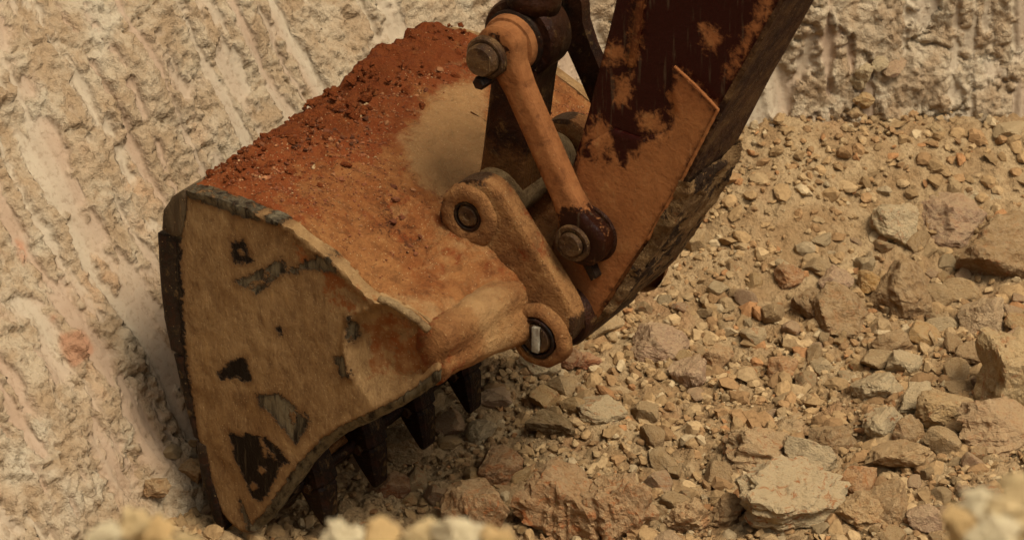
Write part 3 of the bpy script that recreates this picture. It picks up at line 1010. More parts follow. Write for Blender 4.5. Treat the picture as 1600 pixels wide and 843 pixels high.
# the thick front beam that carries the ears, and the mud-filled fillets where the ears meet the back
def beam_mesh():
    f0 = xz([(672, 508), (690, 545), (694, 575), (691, 592), (676, 600), (660, 580), (652, 530)], 0.0)
    c0 = f0.mean(0)
    m_ = Hc * .58 + c0 * .42 + np.array([-.015, -.012])
    f1 = np.vstack([circle(m_[0], m_[1], .064, 24), f0])
    N = 48
    def radial(poly, c):
        poly = np.asarray(poly); out = []
        for th in np.linspace(0, 2 * math.pi, N, endpoint=False):
            d = np.array([math.cos(th), math.sin(th)]); best = .02
            out.append(c + d * max(best, (np.maximum((poly - c) @ d, 0)).max()))
        return np.array(out)
    c1 = (Hc * .35 + c0 * .65)
    R0, R1 = radial(f0, c0), radial(f1, c1)
    ys = np.r_[np.linspace(.004, EAR0 + .004, 36), np.linspace(EAR1, EAR2, 14), np.linspace(EAR3 - .004, WID - .03, 36)]
    V = []
    for y in ys:
        t = np.clip(y / EAR0, 0, 1) if y <= EAR0 + .01 else (0.0 if EAR1 - .001 <= y <= EAR2 + .001 else np.clip((WID - y) / (WID - EAR3), 0, 1))
        t = t ** 1.5 * .97
        S_ = R0 * (1 - t) + R1 * t
        nz_ = .010 * fbm(S_[:, 0] * 12, S_[:, 1] * 12, np.full(N, y * 12), oct=4, seed=77)
        cc = S_.mean(0); dd = S_ - cc; dd /= np.linalg.norm(dd, axis=1)[:, None]
        S_ = S_ + dd * nz_[:, None]
        V.append(np.c_[S_[:, 0], np.full(N, y), S_[:, 1]])
    V = np.vstack(V)
    i = np.arange(N); j = (i + 1) % N
    F = np.vstack([np.c_[k * N + i, k * N + j, (k + 1) * N + j, (k + 1) * N + i] for k in range(len(ys) - 1)])
    V = np.vstack([V, V[:N].mean(0), V[-N:].mean(0)])
    e0, e1 = len(V) - 2, len(V) - 1; kb = (len(ys) - 1) * N
    F = np.vstack([F, np.c_[np.full(N, e0), j, i, i], np.c_[np.full(N, e1), kb + i, kb + j, kb + j]])
    F = np.vstack([F[:, [0, 1, 2]], F[:, [0, 2, 3]]]); F = F[(F[:, 0] != F[:, 2]) & (F[:, 1] != F[:, 2]) & (F[:, 0] != F[:, 1])]
    w = V[:, 1] / EAR0
    return mesh_np('front_beam', V, F[:, ::-1], True, {'pale': .55 * sstep(.25, .5, w) * sstep(1.0, .6, w) + .1, 'red': .35 * sstep(.5, .1, w)})


child('front_beam', beam_mesh(), M_EAR, bucket)


def fillet(name, y, side):
    """earth packed into the corner between an ear and the back plate"""
    idx = [i for i in range(pn) if arc[i] > HEEL + .42 and arc[i] < arc[-1] - .02]
    prof = []
    V, F = [], []
    n = 10
    for c, i in enumerate(idx):
        a = (arc[i] - arc[idx[0]]) / (arc[idx[-1]] - arc[idx[0]])
        h = (.0 + .066 * math.sin(min(1, a * 1.5) * math.pi * .5) ** 1.5) * (1 - .35 * max(0, a - .8) / .2) * (1 + .35 * float(vnoise(np.array(arc[i] * 14.0), np.array(y * 9.0), seed=44)))
        w = h * 3.2
        for k in range(n):
            t = k / (n - 1)
            yy = y + side * w * (1 - t) - side * .01
            hh = h * (.75 * t ** 1.3 + .25 * t ** 3) - .012 * (1 - t) ** 2
            bump = .022 * math.sin(min(1, t * 1.5) * math.pi / 2) * min(1, h / .05) * float(fbm(np.array(arc[i] * 22.0), np.array(t * 2.0 + y * 7), oct=3, seed=45))
            V.append((PROF[i, 0] + NRM[i, 0] * (hh + bump), yy, PROF[i, 1] + NRM[i, 1] * (hh + bump)))
    m = mesh_np(name, V, grid_faces(len(idx), n, 0, side > 0), True, {'red': np.full(len(V), .32), 'pale': np.full(len(V), .34)})
    return child(name, m, M_BACK, bucket)


fillet('packed_mud', EAR0, -1)
fillet('packed_mud', EAR3, 1)


def boss(name, c, y, side, prof, mat, parent, wob=.05, seed=1):
    pr = [(r_, y + side * d_) for r_, d_ in prof]
    me = lathe_y(name, c[0], c[1], pr if side < 0 else pr, 44, wob, seed)
    if side > 0:
        me.flip_normals()
    return child(name, me, mat, parent)


# near link-pin boss: a thick worn ring with the pin end sunk in it
for y, sd in ((EAR0, -1), (EAR3, 1)):
    boss('pin_boss', Bc, y, sd, [(.106, -.01), (.102, .008), (.094, .016), (.082, .020), (.064, .019), (.053, .015), (.0475, .006), (.047, -.02)], M_EAR, bucket, .14, 3)
    boss('seal_ring', Bc, y, sd, [(.0472, -.02), (.0472, .014), (.042, .014), (.039, .004), (.039, -.02)], M_STEEL, bucket, 0)
    boss('pin', Bc, y, sd, [(.035, -.03), (.035, .008), (.030, .014), (.014, .014), (.012, .009), (0, .009)], M_PIN, bucket, 0)
    boss('pin_boss', Hc, y, sd, [(.108, -.01), (.102, .018), (.094, .030), (.086, .034), (.074, .034), (.068, .028), (.067, .01)], M_EAR, bucket, .07, 5)
    boss('retaining_ring', Hc, y, sd, [(.067, .01), (.067, .034), (.064, .037), (.058, .037), (.055, .032), (.055, .01)], M_STEEL, bucket, 0)
    boss('pin', Hc, y, sd, [(.050, .0), (.050, .030), (.045, .038), (.026, .040), (.024, .036), (0, .036)], M_PIN, bucket, 0)
keeper = np.array([[-.012, .046], [.012, .046], [.012, -.04], [-.012, -.04]]) + Hc + np.array([.006, 0])
child('pin_keeper', plate_mesh('pin_keeper', keeper, EAR0 - .052, EAR0 - .034, .012, None, .004), mat_mud('bright_steel', srgb(150, 136, 110), srgb(196, 186, 160), RED, PALE, BLK, bd=.001, fleck=0, rough=.35), bucket)

# -- the stick
STICK_PX = [(966, -18), (958, 18), (940, 90), (918, 178), (904, 226), (890, 272), (872, 345), (850, 425), (856, 470), (880, 508), (905, 520), (932, 502), (968, 445), (1010, 378), (1062, 288), (1122, 172), (1166, 96), (1226, -8), (1290, -105), (1020, -235)]
DIRT_PX = [[(1058, 108), (1124, 168), (1070, 275), (1012, 378), (968, 448), (930, 505), (840, 530), (845, 425), (872, 345), (890, 275), (905, 245), (918, 205), (936, 186), (950, 198), (958, 228), (972, 255), (990, 240), (1012, 222), (1044, 208), (1052, 182), (1040, 150), (1062, 128)],
           [(948, 72), (968, 68), (978, 84), (968, 92), (956, 104), (946, 98)], [(1000, 180), (1034, 178), (1036, 202), (1022, 208), (1000, 196)],
           [(1098, 40), (1128, 50), (1118, 78), (1100, 70)], [(1200, -10), (1214, -20), (1200, 20), (1165, 76), (1140, 120), (1134, 116)],
           [(998, -10), (1006, -10), (998, 60), (990, 100), (982, 98)], [(965, 120), (985, 118), (980, 165), (962, 160)]]
DARK_HOLE = [[(985, 105), (1035, 110), (1050, 160), (1048, 195), (1036, 206), (1030, 178), (1002, 178), (985, 215), (970, 190), (985, 150)], [(912, 215), (925, 222), (934, 246), (916, 244)], [(938, 232), (952, 236), (960, 254), (944, 250)]]


def stick_steel(P):
    PL = [xz(p, STK0) for p in DIRT_PX]; HL = [xz(p, STK0) for p in DARK_HOLE]
    s = np.full(len(P), -9.)
    for p in PL: s = np.maximum(s, sdist(P, p))
    for p in HL: s = np.minimum(s, -sdist(P, p))
    return np.clip(.5 - s * 8, 0, 1)


stick_poly = xz(STICK_PX, STK0)
me = plate_mesh('stick', stick_poly, STK0, STK1, .014, lambda P: .0015 * fbm(P[:, 0] * 8, P[:, 1] * 8, seed=12), .006, {'steel': stick_steel})
stick = child('stick', me, M_ARM, exc)
stick['label'] = 'dark maroon stick with tan mud on its lower end'
# raised end plate with its step edge
END_PX = [(1052, 102), (1122, 170), (1062, 284), (1010, 374), (966, 440), (930, 494), (906, 508), (884, 496), (862, 462), (858, 426), (878, 348), (897, 280), (915, 226), (960, 200), (1000, 214), (1040, 206), (1058, 176), (1050, 140)]
me = plate_mesh('end_plate', xz(END_PX, STK0), STK0 - .012, STK0 - .0005, .012, lambda P: .0015 * fbm(P[:, 0] * 8, P[:, 1] * 8, seed=12), .005, {'steel': stick_steel})
child('end_plate', me, M_ARM, stick)
wb_ = [onY(u_, v_, STK0 - .013) for u_, v_ in resample([(1054, 104), (1086, 133), (1122, 171), (1096, 222), (1064, 284), (1012, 374)], 4.0)]
child('weld_bead', tube_mesh('weld_bead', wb_, [.0045 + .0006 * math.sin(k * 1.3) + .0012 * random.random() for k in range(len(wb_))], 8), M_ARM, stick)
RIB_PX = [(1000, -14), (1009, -14), (1001, 55), (992, 104), (984, 102), (992, 50)]
child('side_rib', plate_mesh('side_rib', xz(RIB_PX, STK0), STK0 - .02, STK0 + .004, .01, None, .005, {'pale': lambda P: np.full(len(P), .5)}), M_ARMPLAIN, stick)
# underside: flange and the caked wear plate
FL_PX = [(1225, -12), (1234, -12), (1174, 96), (1130, 174), (1082, 268), (1070, 292), (1060, 288), (1072, 266), (1120, 172), (1164, 96)]
child('bottom_flange', plate_mesh('bottom_flange', xz(FL_PX, STK0), STK0 - .006, STK1 + .006, .014, None, .004, {'pale': lambda P: np.full(len(P), .40)}), M_WEAR2, stick)


def wear_plate():
    L = smooth_line(xz([(1068, 276), (1062, 292), (1038, 334), (1010, 384), (968, 452), (930, 506)], STK0), 2)
    L = resample(L, .009)
    O = smooth_line(xz([(1078, 280), (1082, 298), (1056, 344), (1026, 396), (982, 460), (942, 508)], STK0), 2)
    O = resample(O, np.linalg.norm(np.diff(O, axis=0), axis=1).sum() / (len(L) - 1) * .999)
    m = min(len(L), len(O)); L, O = L[:m], O[:m]
    nw = 26
    V = []
    ring = []
    for k in range(m):
        n_ = O[k] - L[k]; n_ = n_ / np.linalg.norm(n_)
        pts = []
        for t in np.linspace(0, 1, 7): pts.append((L[k] + (O[k] - L[k]) * t, STK0 - .012, (0, -1)))
        for t in np.linspace(0, 1, nw): pts.append((O[k], STK0 - .012 + (STK1 - STK0 + .03) * t, (1, 0)))
        for t in np.linspace(1, 0, 5): pts.append((L[k] + (O[k] - L[k]) * t, STK1 + .018, (0, 1)))
        ring = pts
        for (p, y, (a, b)) in pts:
            q = .026 * float(fbm(np.array(p[0] * 14.), np.array(y * 14.), np.array(p[1] * 14.), oct=4, seed=66, gain=.6)) + .004
            V.append((p[0] + n_[0] * a * q, y + b * q, p[1] + n_[1] * a * q))
    V = np.array(V)
    sl = .5 + .5 * fbm(V[:, 0] * 12, V[:, 1] * 12, V[:, 2] * 12, oct=3, seed=67) - .06
    outer = (np.arange(len(V)) % len(ring)) >= 7
    return mesh_np('wear_plate', V, grid_faces(m, len(ring), 0, True), True, {'steel': np.where(outer, sl - .02, sl - .22), 'pale': np.full(len(V), .38), 'red': np.full(len(V), .2)})


child('wear_plate', wear_plate(), M_WEAR, stick)
# round nose of the stick between the ears
child('stick_nose', lathe_y('stick_nose', Hc[0] + .02, Hc[1] + .03, [(.0, EAR1 + .006), (.095, EAR1 + .006), (.102, EAR1 + .015), (.102, STK1 - .03), (.095, STK1 - .02), (0, STK1 - .02)], 40, .03), M_DARK, stick)

# -- guide links: a bar from the stick to the cylinder's pin, one on each side
def capsule(c0, r0, c1, r1, waist):
    ax = c1 - c0; L_ = np.linalg.norm(ax); ax /= L_; nn = np.array([-ax[1], ax[0]])
    ang = math.atan2(ax[1], ax[0])
    A = circle(c0[0], c0[1], r0, 18, ang + math.pi / 2 + .0, ang + 3 * math.pi / 2)
    Bp = circle(c1[0], c1[1], r1, 18, ang - math.pi / 2, ang + math.pi / 2)
    m1 = [c0 + ax * r0 * .95 - nn * waist * 1.02, c0 + ax * L_ * .5 - nn * waist, c1 - ax * r1 * .95 - nn * waist * 1.02]
    m2 = [c1 - ax * r1 * .95 + nn * waist * 1.02, c0 + ax * L_ * .5 + nn * waist, c0 + ax * r0 * .95 + nn * waist * 1.02]
    return smooth_line(np.vstack([A, m1, Bp, m2]), 1, True)


Kc, Tc = xz([(905, 376)], LNK0)[0], xz([(776, 82)], LNK0)[0]      # lower pin on the stick, upper pin at the rod


def link_steel(P):
    a = np.exp(-(np.linalg.norm(P - Kc, axis=1) / .14) ** 2) * .66
    b = np.exp(-(np.linalg.norm(P - Tc, axis=1) / .10) ** 2) * .45
    return np.clip(np.maximum(a, b) + .12, 0, 1)


for nm, y0, y1, first in (('guide_link', LNK0, LNK1, True), ('guide_link', LNK3, LNK2, False)):
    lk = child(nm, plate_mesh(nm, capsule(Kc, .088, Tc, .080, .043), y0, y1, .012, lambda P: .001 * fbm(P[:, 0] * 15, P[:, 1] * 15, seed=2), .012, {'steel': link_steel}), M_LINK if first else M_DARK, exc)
    sd = -1 if first else 1
    yb = y0
    me = lathe_y('link_pin', Kc[0] - .02, Kc[1] - .012, [(r_, yb + sd * d_) for r_, d_ in [(.060, -.02), (.060, .010), (.056, .014), (.044, .012), (.040, .004), (.040, .020), (.034, .027), (.0, .026)]], 36, .05)
    if sd > 0: me.flip_normals()
    child('link_pin', me, M_PIN, lk)
    me = lathe_y('link_pin', Tc[0] - .03, Tc[1] - .02, [(r_, yb + sd * d_) for r_, d_ in [(.068, -.02), (.068, .016), (.062, .022), (.054, .022), (.051, .012), (.051, .044), (.045, .054), (.0, .055)]], 36, .04)
    if sd > 0: me.flip_normals()
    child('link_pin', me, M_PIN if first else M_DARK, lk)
    bc = xz([(752, 128)], LNK0 - .03)[0]
    me = lathe_y('bolt', bc[0], bc[1], [(r_, yb + sd * d_) for r_, d_ in [(.022, -.02), (.022, .045), (.018, .050), (0, .050)]], 6)
    if sd > 0: me.flip_normals()
    child('bolt', me, M_STEEL, lk)
    if first:
        bc = xz([(925, 414)], STK0 - .02)[0]
        kp = np.array([[-.016, .03], [.016, .03], [.018, -.05], [-.006, -.055]])
        cs, sn = math.cos(.45), math.sin(.45)
        kp = kp @ np.array([[cs, -sn], [sn, cs]]).T + bc + np.array([-.006, .012])
        child('keeper_bar', plate_mesh('keeper_bar', kp, STK0 - .05, STK0 - .014, .012, None, .004), M_STEEL, lk)

# boss on the stick under the lower link pin
child('link_boss', lathe_y('link_boss', Kc[0], Kc[1], [(.0, LNK1 - .002), (.09, LNK1 - .002), (.10, LNK1 + .006), (.10, STK0 + .01)], 36, .02), M_DARK, stick)

# -- bucket link: the dark forked link from the rod pin down to the bucket's link pin
HL0, HL1 = .565, .705
bl = [(Tc + np.array([0, .0])), Bc]
axb = Bc - Tc; Lb = np.linalg.norm(axb); axb /= Lb; nb_ = np.array([-axb[1], axb[0]])
hl_poly = capsule(Bc, .085, Tc, .095, .075)


def hl_pale(P):
    return .75 * sstep(Lb * .45, Lb * .9, (P - Tc) @ axb) + .05


lkb = child('bucket_link', plate_mesh('bucket_link', hl_poly, HL0, HL1, .014, lambda P: .002 * fbm(P[:, 0] * 14, P[:, 1] * 14, seed=6), .012, {'pale': hl_pale}), M_DARK, exc)
child('cross_tube', lathe_y('cross_tube', Bc[0], Bc[1], [(.05, EAR1 - .01), (.078, EAR1 + .004), (.084, EAR1 + .02), (.084, HL0 - .012), (.092, HL0 - .004), (.092, HL1 + .004), (.084, HL1 + .012), (.084, EAR2 - .02), (.078, EAR2 - .004), (.05, EAR2)], 40, .03), M_GREY, lkb)
child('pin_sleeve', lathe_y('pin_sleeve', Tc[0], Tc[1], [(.05, LNK1 - .005), (.088, LNK1 + .002), (.092, LNK1 + .012), (.092, HL0 - .01), (.086, HL0)], 40, .02), M_LINK, lkb)
child('seal_ring', lathe_y('seal_ring', Tc[0], Tc[1], [(.09, HL0 - .022), (.101, HL0 - .018), (.101, HL0 - .006), (.09, HL0 - .002)], 40), M_STEEL, lkb)
# -- cylinder rod coming down to the same pin
rod_dir = np.array([.18, .98]); rod_dir /= np.linalg.norm(rod_dir)
ym = (HL0 + HL1) / 2
P0 = np.array([Tc[0], ym, Tc[1]])
rd3 = np.array([rod_dir[0], 0, rod_dir[1]])
rod = child('cylinder_rod', tube_mesh('cylinder_rod', [P0 + rd3 * t for t in (.10, .14, .2, .6, 1.2, 2.0)], [.085, .085, .06, .06, .06, .06], 24), M_DARK, exc)
child('rod_eye', lathe_y('rod_eye', Tc[0], Tc[1], [(.05, HL0 + .01), (.118, HL0 + .01), (.125, HL0 + .02), (.125, HL1 - .02), (.118, HL1 - .01), (.05, HL1 - .01)], 40, .02), M_DARK, rod)

# ------------------------------------------------------------------ red soil lying on the bucket's back
def soil_heap():
    qs = np.arange(-.05, .46, .0095); ys = np.arange(.02, WID - .0, .0095)
    Q, Y = np.meshgrid(qs, ys, indexing='ij')
    A = np.clip(HEEL + Q, arc[0], arc[-1])
    px_, pz_ = np.interp(A, arc, PROF[:, 0]), np.interp(A, arc, PROF[:, 1])
    nx_, nz_ = np.interp(A, arc, NRM[:, 0]), np.interp(A, arc, NRM[:, 1])
    Hy = np.interp(Y, [0, .1, .3, .5, .75, 1.0, 1.2, 1.36, 1.44], [-.005, .006, .016, .025, .032, .05, .075, .068, .015])
    Hy = Hy * (1 + .55 * vnoise(Y * 6.5, Y * 0 + 1.5, seed=301))
    pk = .05 + .05 * vnoise(Y * 4, Y * 0 + 9, seed=302)
    wd = np.interp(Y, [0, .5, 1.0, 1.44], [.12, .16, .22, .26]) * (1 + .4 * vnoise(Y * 5, Y * 0 + 4, seed=303))
    pr = np.where(Q < pk, sstep(-.045, .03, Q), 1 - sstep(0, 1, (Q - pk) / wd))
    c1, _ = chips(Q * 24 + .3 * vnoise(Q * 50, Y * 50, seed=6), Y * 24, seed=310, tilt=.9)
    n1 = fbm(Q * 13, Y * 13, oct=5, seed=304, gain=.6)
    n2 = fbm(Q * 30, Y * 30, oct=4, seed=305, gain=.65)
    hgt = Hy * pr * (1 + .45 * n1) + pr * (.014 * n2 + .006 * c1) + .004 * n1 - .010
    V = np.c_[(px_ + nx_ * hgt).ravel(), Y.ravel(), (pz_ + nz_ * hgt * .6 + hgt * .5).ravel()]
    red = np.clip(1.0 - 2.2 * np.clip(Q - .07, 0, 1) + .5 * n1, .1, 1)
    return mesh_np('red_soil', V, grid_faces(len(qs), len(ys)), True, {'red': red.ravel(), 'pale': (.42 * sstep(.1, .28, Q) * sstep(.3, .7, Y)).ravel()})


o = link('red_soil', soil_heap(), M_SOIL)
tag(o, 'loose red soil heaped along the back edge of the bucket', 'soil', kind='stuff')

STONE_COLS = [srgb(190, 150, 94), srgb(180, 138, 82), srgb(202, 168, 114), srgb(170, 126, 72), srgb(190, 144, 98), srgb(196, 148, 80)]


def scatter(P, size, sub, cols, seed, flat=.75, ntemp=18, planes=10):
    """many small broken stones as one mesh"""
    rg = np.random.default_rng(seed)
    T = [rock_verts(seed * 100 + k, sub, planes, .0 if sub < 2 else .06) for k in range(ntemp)]
    n = len(P); which = rg.integers(0, ntemp, n)
    VV, FF, CC, off = [], [], [], 0
    for k in range(ntemp):
        ids = np.where(which == k)[0]
        if not len(ids): continue
        v, f = T[k]
        m = len(ids)
        sc = size[ids][:, None] * rg.uniform(.65, 1.25, (m, 3)); sc[:, 2] *= flat
        ez = rg.uniform(0, 6.28, m); ex = rg.normal(0, .35, m)
        W = v[None] * sc[:, None, :]
        c, s_ = np.cos(ex)[:, None], np.sin(ex)[:, None]
        W = np.stack([W[..., 0], W[..., 1] * c - W[..., 2] * s_, W[..., 1] * s_ + W[..., 2] * c], -1)
        c, s_ = np.cos(ez)[:, None], np.sin(ez)[:, None]
        W = np.stack([W[..., 0] * c - W[..., 1] * s_, W[..., 0] * s_ + W[..., 1] * c, W[..., 2]], -1)
        W = W + P[ids][:, None, :]
        VV.append(W.reshape(-1, 3)); FF.append((f[None] + (np.arange(m) * len(v))[:, None, None] + off).reshape(-1, 3))
        CC.append(np.repeat(cols[ids], len(v), axis=0)); off += m * len(v)
    return np.vstack(VV), np.vstack(FF), np.vstack(CC)


def pick_cols(n, pal, wts, seed):
    rg = np.random.default_rng(seed)
    c = np.array(pal)[rg.choice(len(pal), n, p=np.array(wts) / sum(wts))]
    return np.clip(c * rg.uniform(.75, 1.2, (n, 1)), 0, 1)


# crumbs on the bucket's back
rg = np.random.default_rng(5)
n = 3800
ia = np.searchsorted(arc, HEEL + np.abs(rg.normal(0, .36, n)) + .01); ia = np.clip(ia, 0, pn - 4); iy = rg.integers(3, len(YS) - 3, n)
P = SHELL_V[ia, iy] + np.c_[NRM[ia, 0], np.zeros(n), NRM[ia, 1]] * .002
cu, cv = project(P)
keep = sdist(np.c_[cu, cv], [(600, 200), (700, 110), (770, 100), (770, 310), (680, 320), (630, 280)]) < rg.uniform(-20, 25, n)
P = P[keep]; n = len(P)
V, F, C = scatter(P, .0022 + .0035 * rg.random(n) ** 3 + .006 * (rg.random(n) > .985), 0, pick_cols(n, [srgb(152, 84, 38), srgb(130, 66, 28), srgb(168, 106, 54), srgb(200, 160, 104)], [4, 2, 3, .25], 6), 51)
tag(link('soil_crumbs', mesh_np('soil_crumbs', V, F, False, {'col': C}), M_GRAVEL), 'red and pale crumbs of earth stuck on the bucket back', 'soil', kind='stuff')


# lumps of red earth along the heap
n = 420
iq = np.abs(rg.normal(0, .13, n)) - .02; yy = rg.uniform(.05, WID - .02, n)
ia = np.clip(np.searchsorted(arc, HEEL + iq), 0, pn - 2); iy = np.clip(((yy - YS[0]) / .011).astype(int), 0, len(YS) - 1)
lift = np.interp(yy, [0, .5, 1.0, 1.2, 1.44], [.004, .022, .05, .07, .02]) * np.clip(1 - np.abs(iq - .05) / .22, 0, 1)
P = SHELL_V[ia, iy] + np.c_[NRM[ia, 0] * lift * .3, np.zeros(n), lift * .6]
V, F, C = scatter(P, .005 + .015 * rg.random(n) ** 2.5, 1, pick_cols(n, [srgb(126, 58, 20), srgb(108, 46, 14), srgb(146, 76, 32), srgb(196, 150, 92)], [4, 3, 2, .25], 16), 53, .8)
tag(link('soil_lumps', mesh_np('soil_lumps', V, F, False, {'red': np.full(len(V), .8)}), M_SOIL), 'lumps of dark red earth in the heap on the bucket', 'soil', kind='stuff')

# dark clods clinging under the link pin and along the middle of the back
su, sv = project(SHELL_V.reshape(-1, 3)); spx = np.c_[su, sv]
fld = np.maximum(sstep(-16, 12, sdist(spx, [(600, 290), (625, 285), (640, 330), (668, 385), (650, 395), (600, 375), (570, 365), (585, 335)])), .45 * sstep(-25, 10, sdist(spx, [(430, 195), (520, 160), (590, 190), (610, 215), (520, 235), (450, 225)])))
fld = fld * sstep(.0, .35, fbm(su / 22, sv / 22, oct=3, seed=71) + .1)
cand = np.where(rg.random(len(fld)) < fld * .20)[0]
P = SHELL_V.reshape(-1, 3)[cand]
V, F, C = scatter(P + np.array([0, 0, .003]), .004 + .010 * rg.random(len(P)) ** 2, 1, pick_cols(len(P), [srgb(112, 56, 22), srgb(96, 52, 24), srgb(140, 76, 32)], [3, 2, 2], 8), 52)
tag(link('mud_clods', mesh_np('mud_clods', V, F, False, {'col': C}), M_GRAVEL), 'dark clods of mud clinging to the bucket back beside the link pin', 'soil', kind='stuff')

# ------------------------------------------------------------------ rubble
_br, _bf, _bnr, _bnf = base_at(_seg)


def before_wall(x, y):
    """how far in front of the wall's foot a point on the floor lies"""
    r, f = rf(np.asarray(x), np.asarray(y))
    d = (r[..., None] - _br) ** 2 + (f[..., None] - _bf) ** 2
    k = d.argmin(-1)
    return (r - _br[k]) * _bnr[k] + (f - _bf[k]) * _bnf[k]


WU, WVV = project(WALL_V)
WD = (WALL_V - CAM) @ FWD


def ground_px(u, v, lift=0.0):
    p = onZ(u, v, 0)
    for _ in range(8):
        p = onZ(u, v, float(floor_h(np.array(p[0]), np.array(p[1]))) + lift)
    dist = (p - CAM) @ FWD
    d2 = (WU - u) ** 2 + (WVV - v) ** 2
    near = np.where(d2 < 9)[0]
    if len(near):
        k = near[WD[near].argmin()]
        if WD[k] < dist:
            return WALL_V[k].copy()
    return p - np.array([0, 0, lift])


_rock_meshes = {}


def rock_mesh(kind, sub, planes, rough, layers=0.0):
    key = (kind, sub)
    if key not in _rock_meshes:
        P, F = rock_verts(kind, sub, planes, rough, layers)
        me = mesh_np('rock', P, F, False, {'pos': P * 1.0})
        me.materials.append(M_STONE)
        _rock_meshes[key] = me
    return _rock_meshes[key]


def put_rock(p, half, rot, me, col, rust, label, group=None, cat='rock', name='rock'):
    o = bpy.data.objects.new(name, me); COL.objects.link(o)
    o.location = p; o.scale = half; o.rotation_euler = rot
    o.color = (*col, rust)
    return tag(o, label, cat, group)


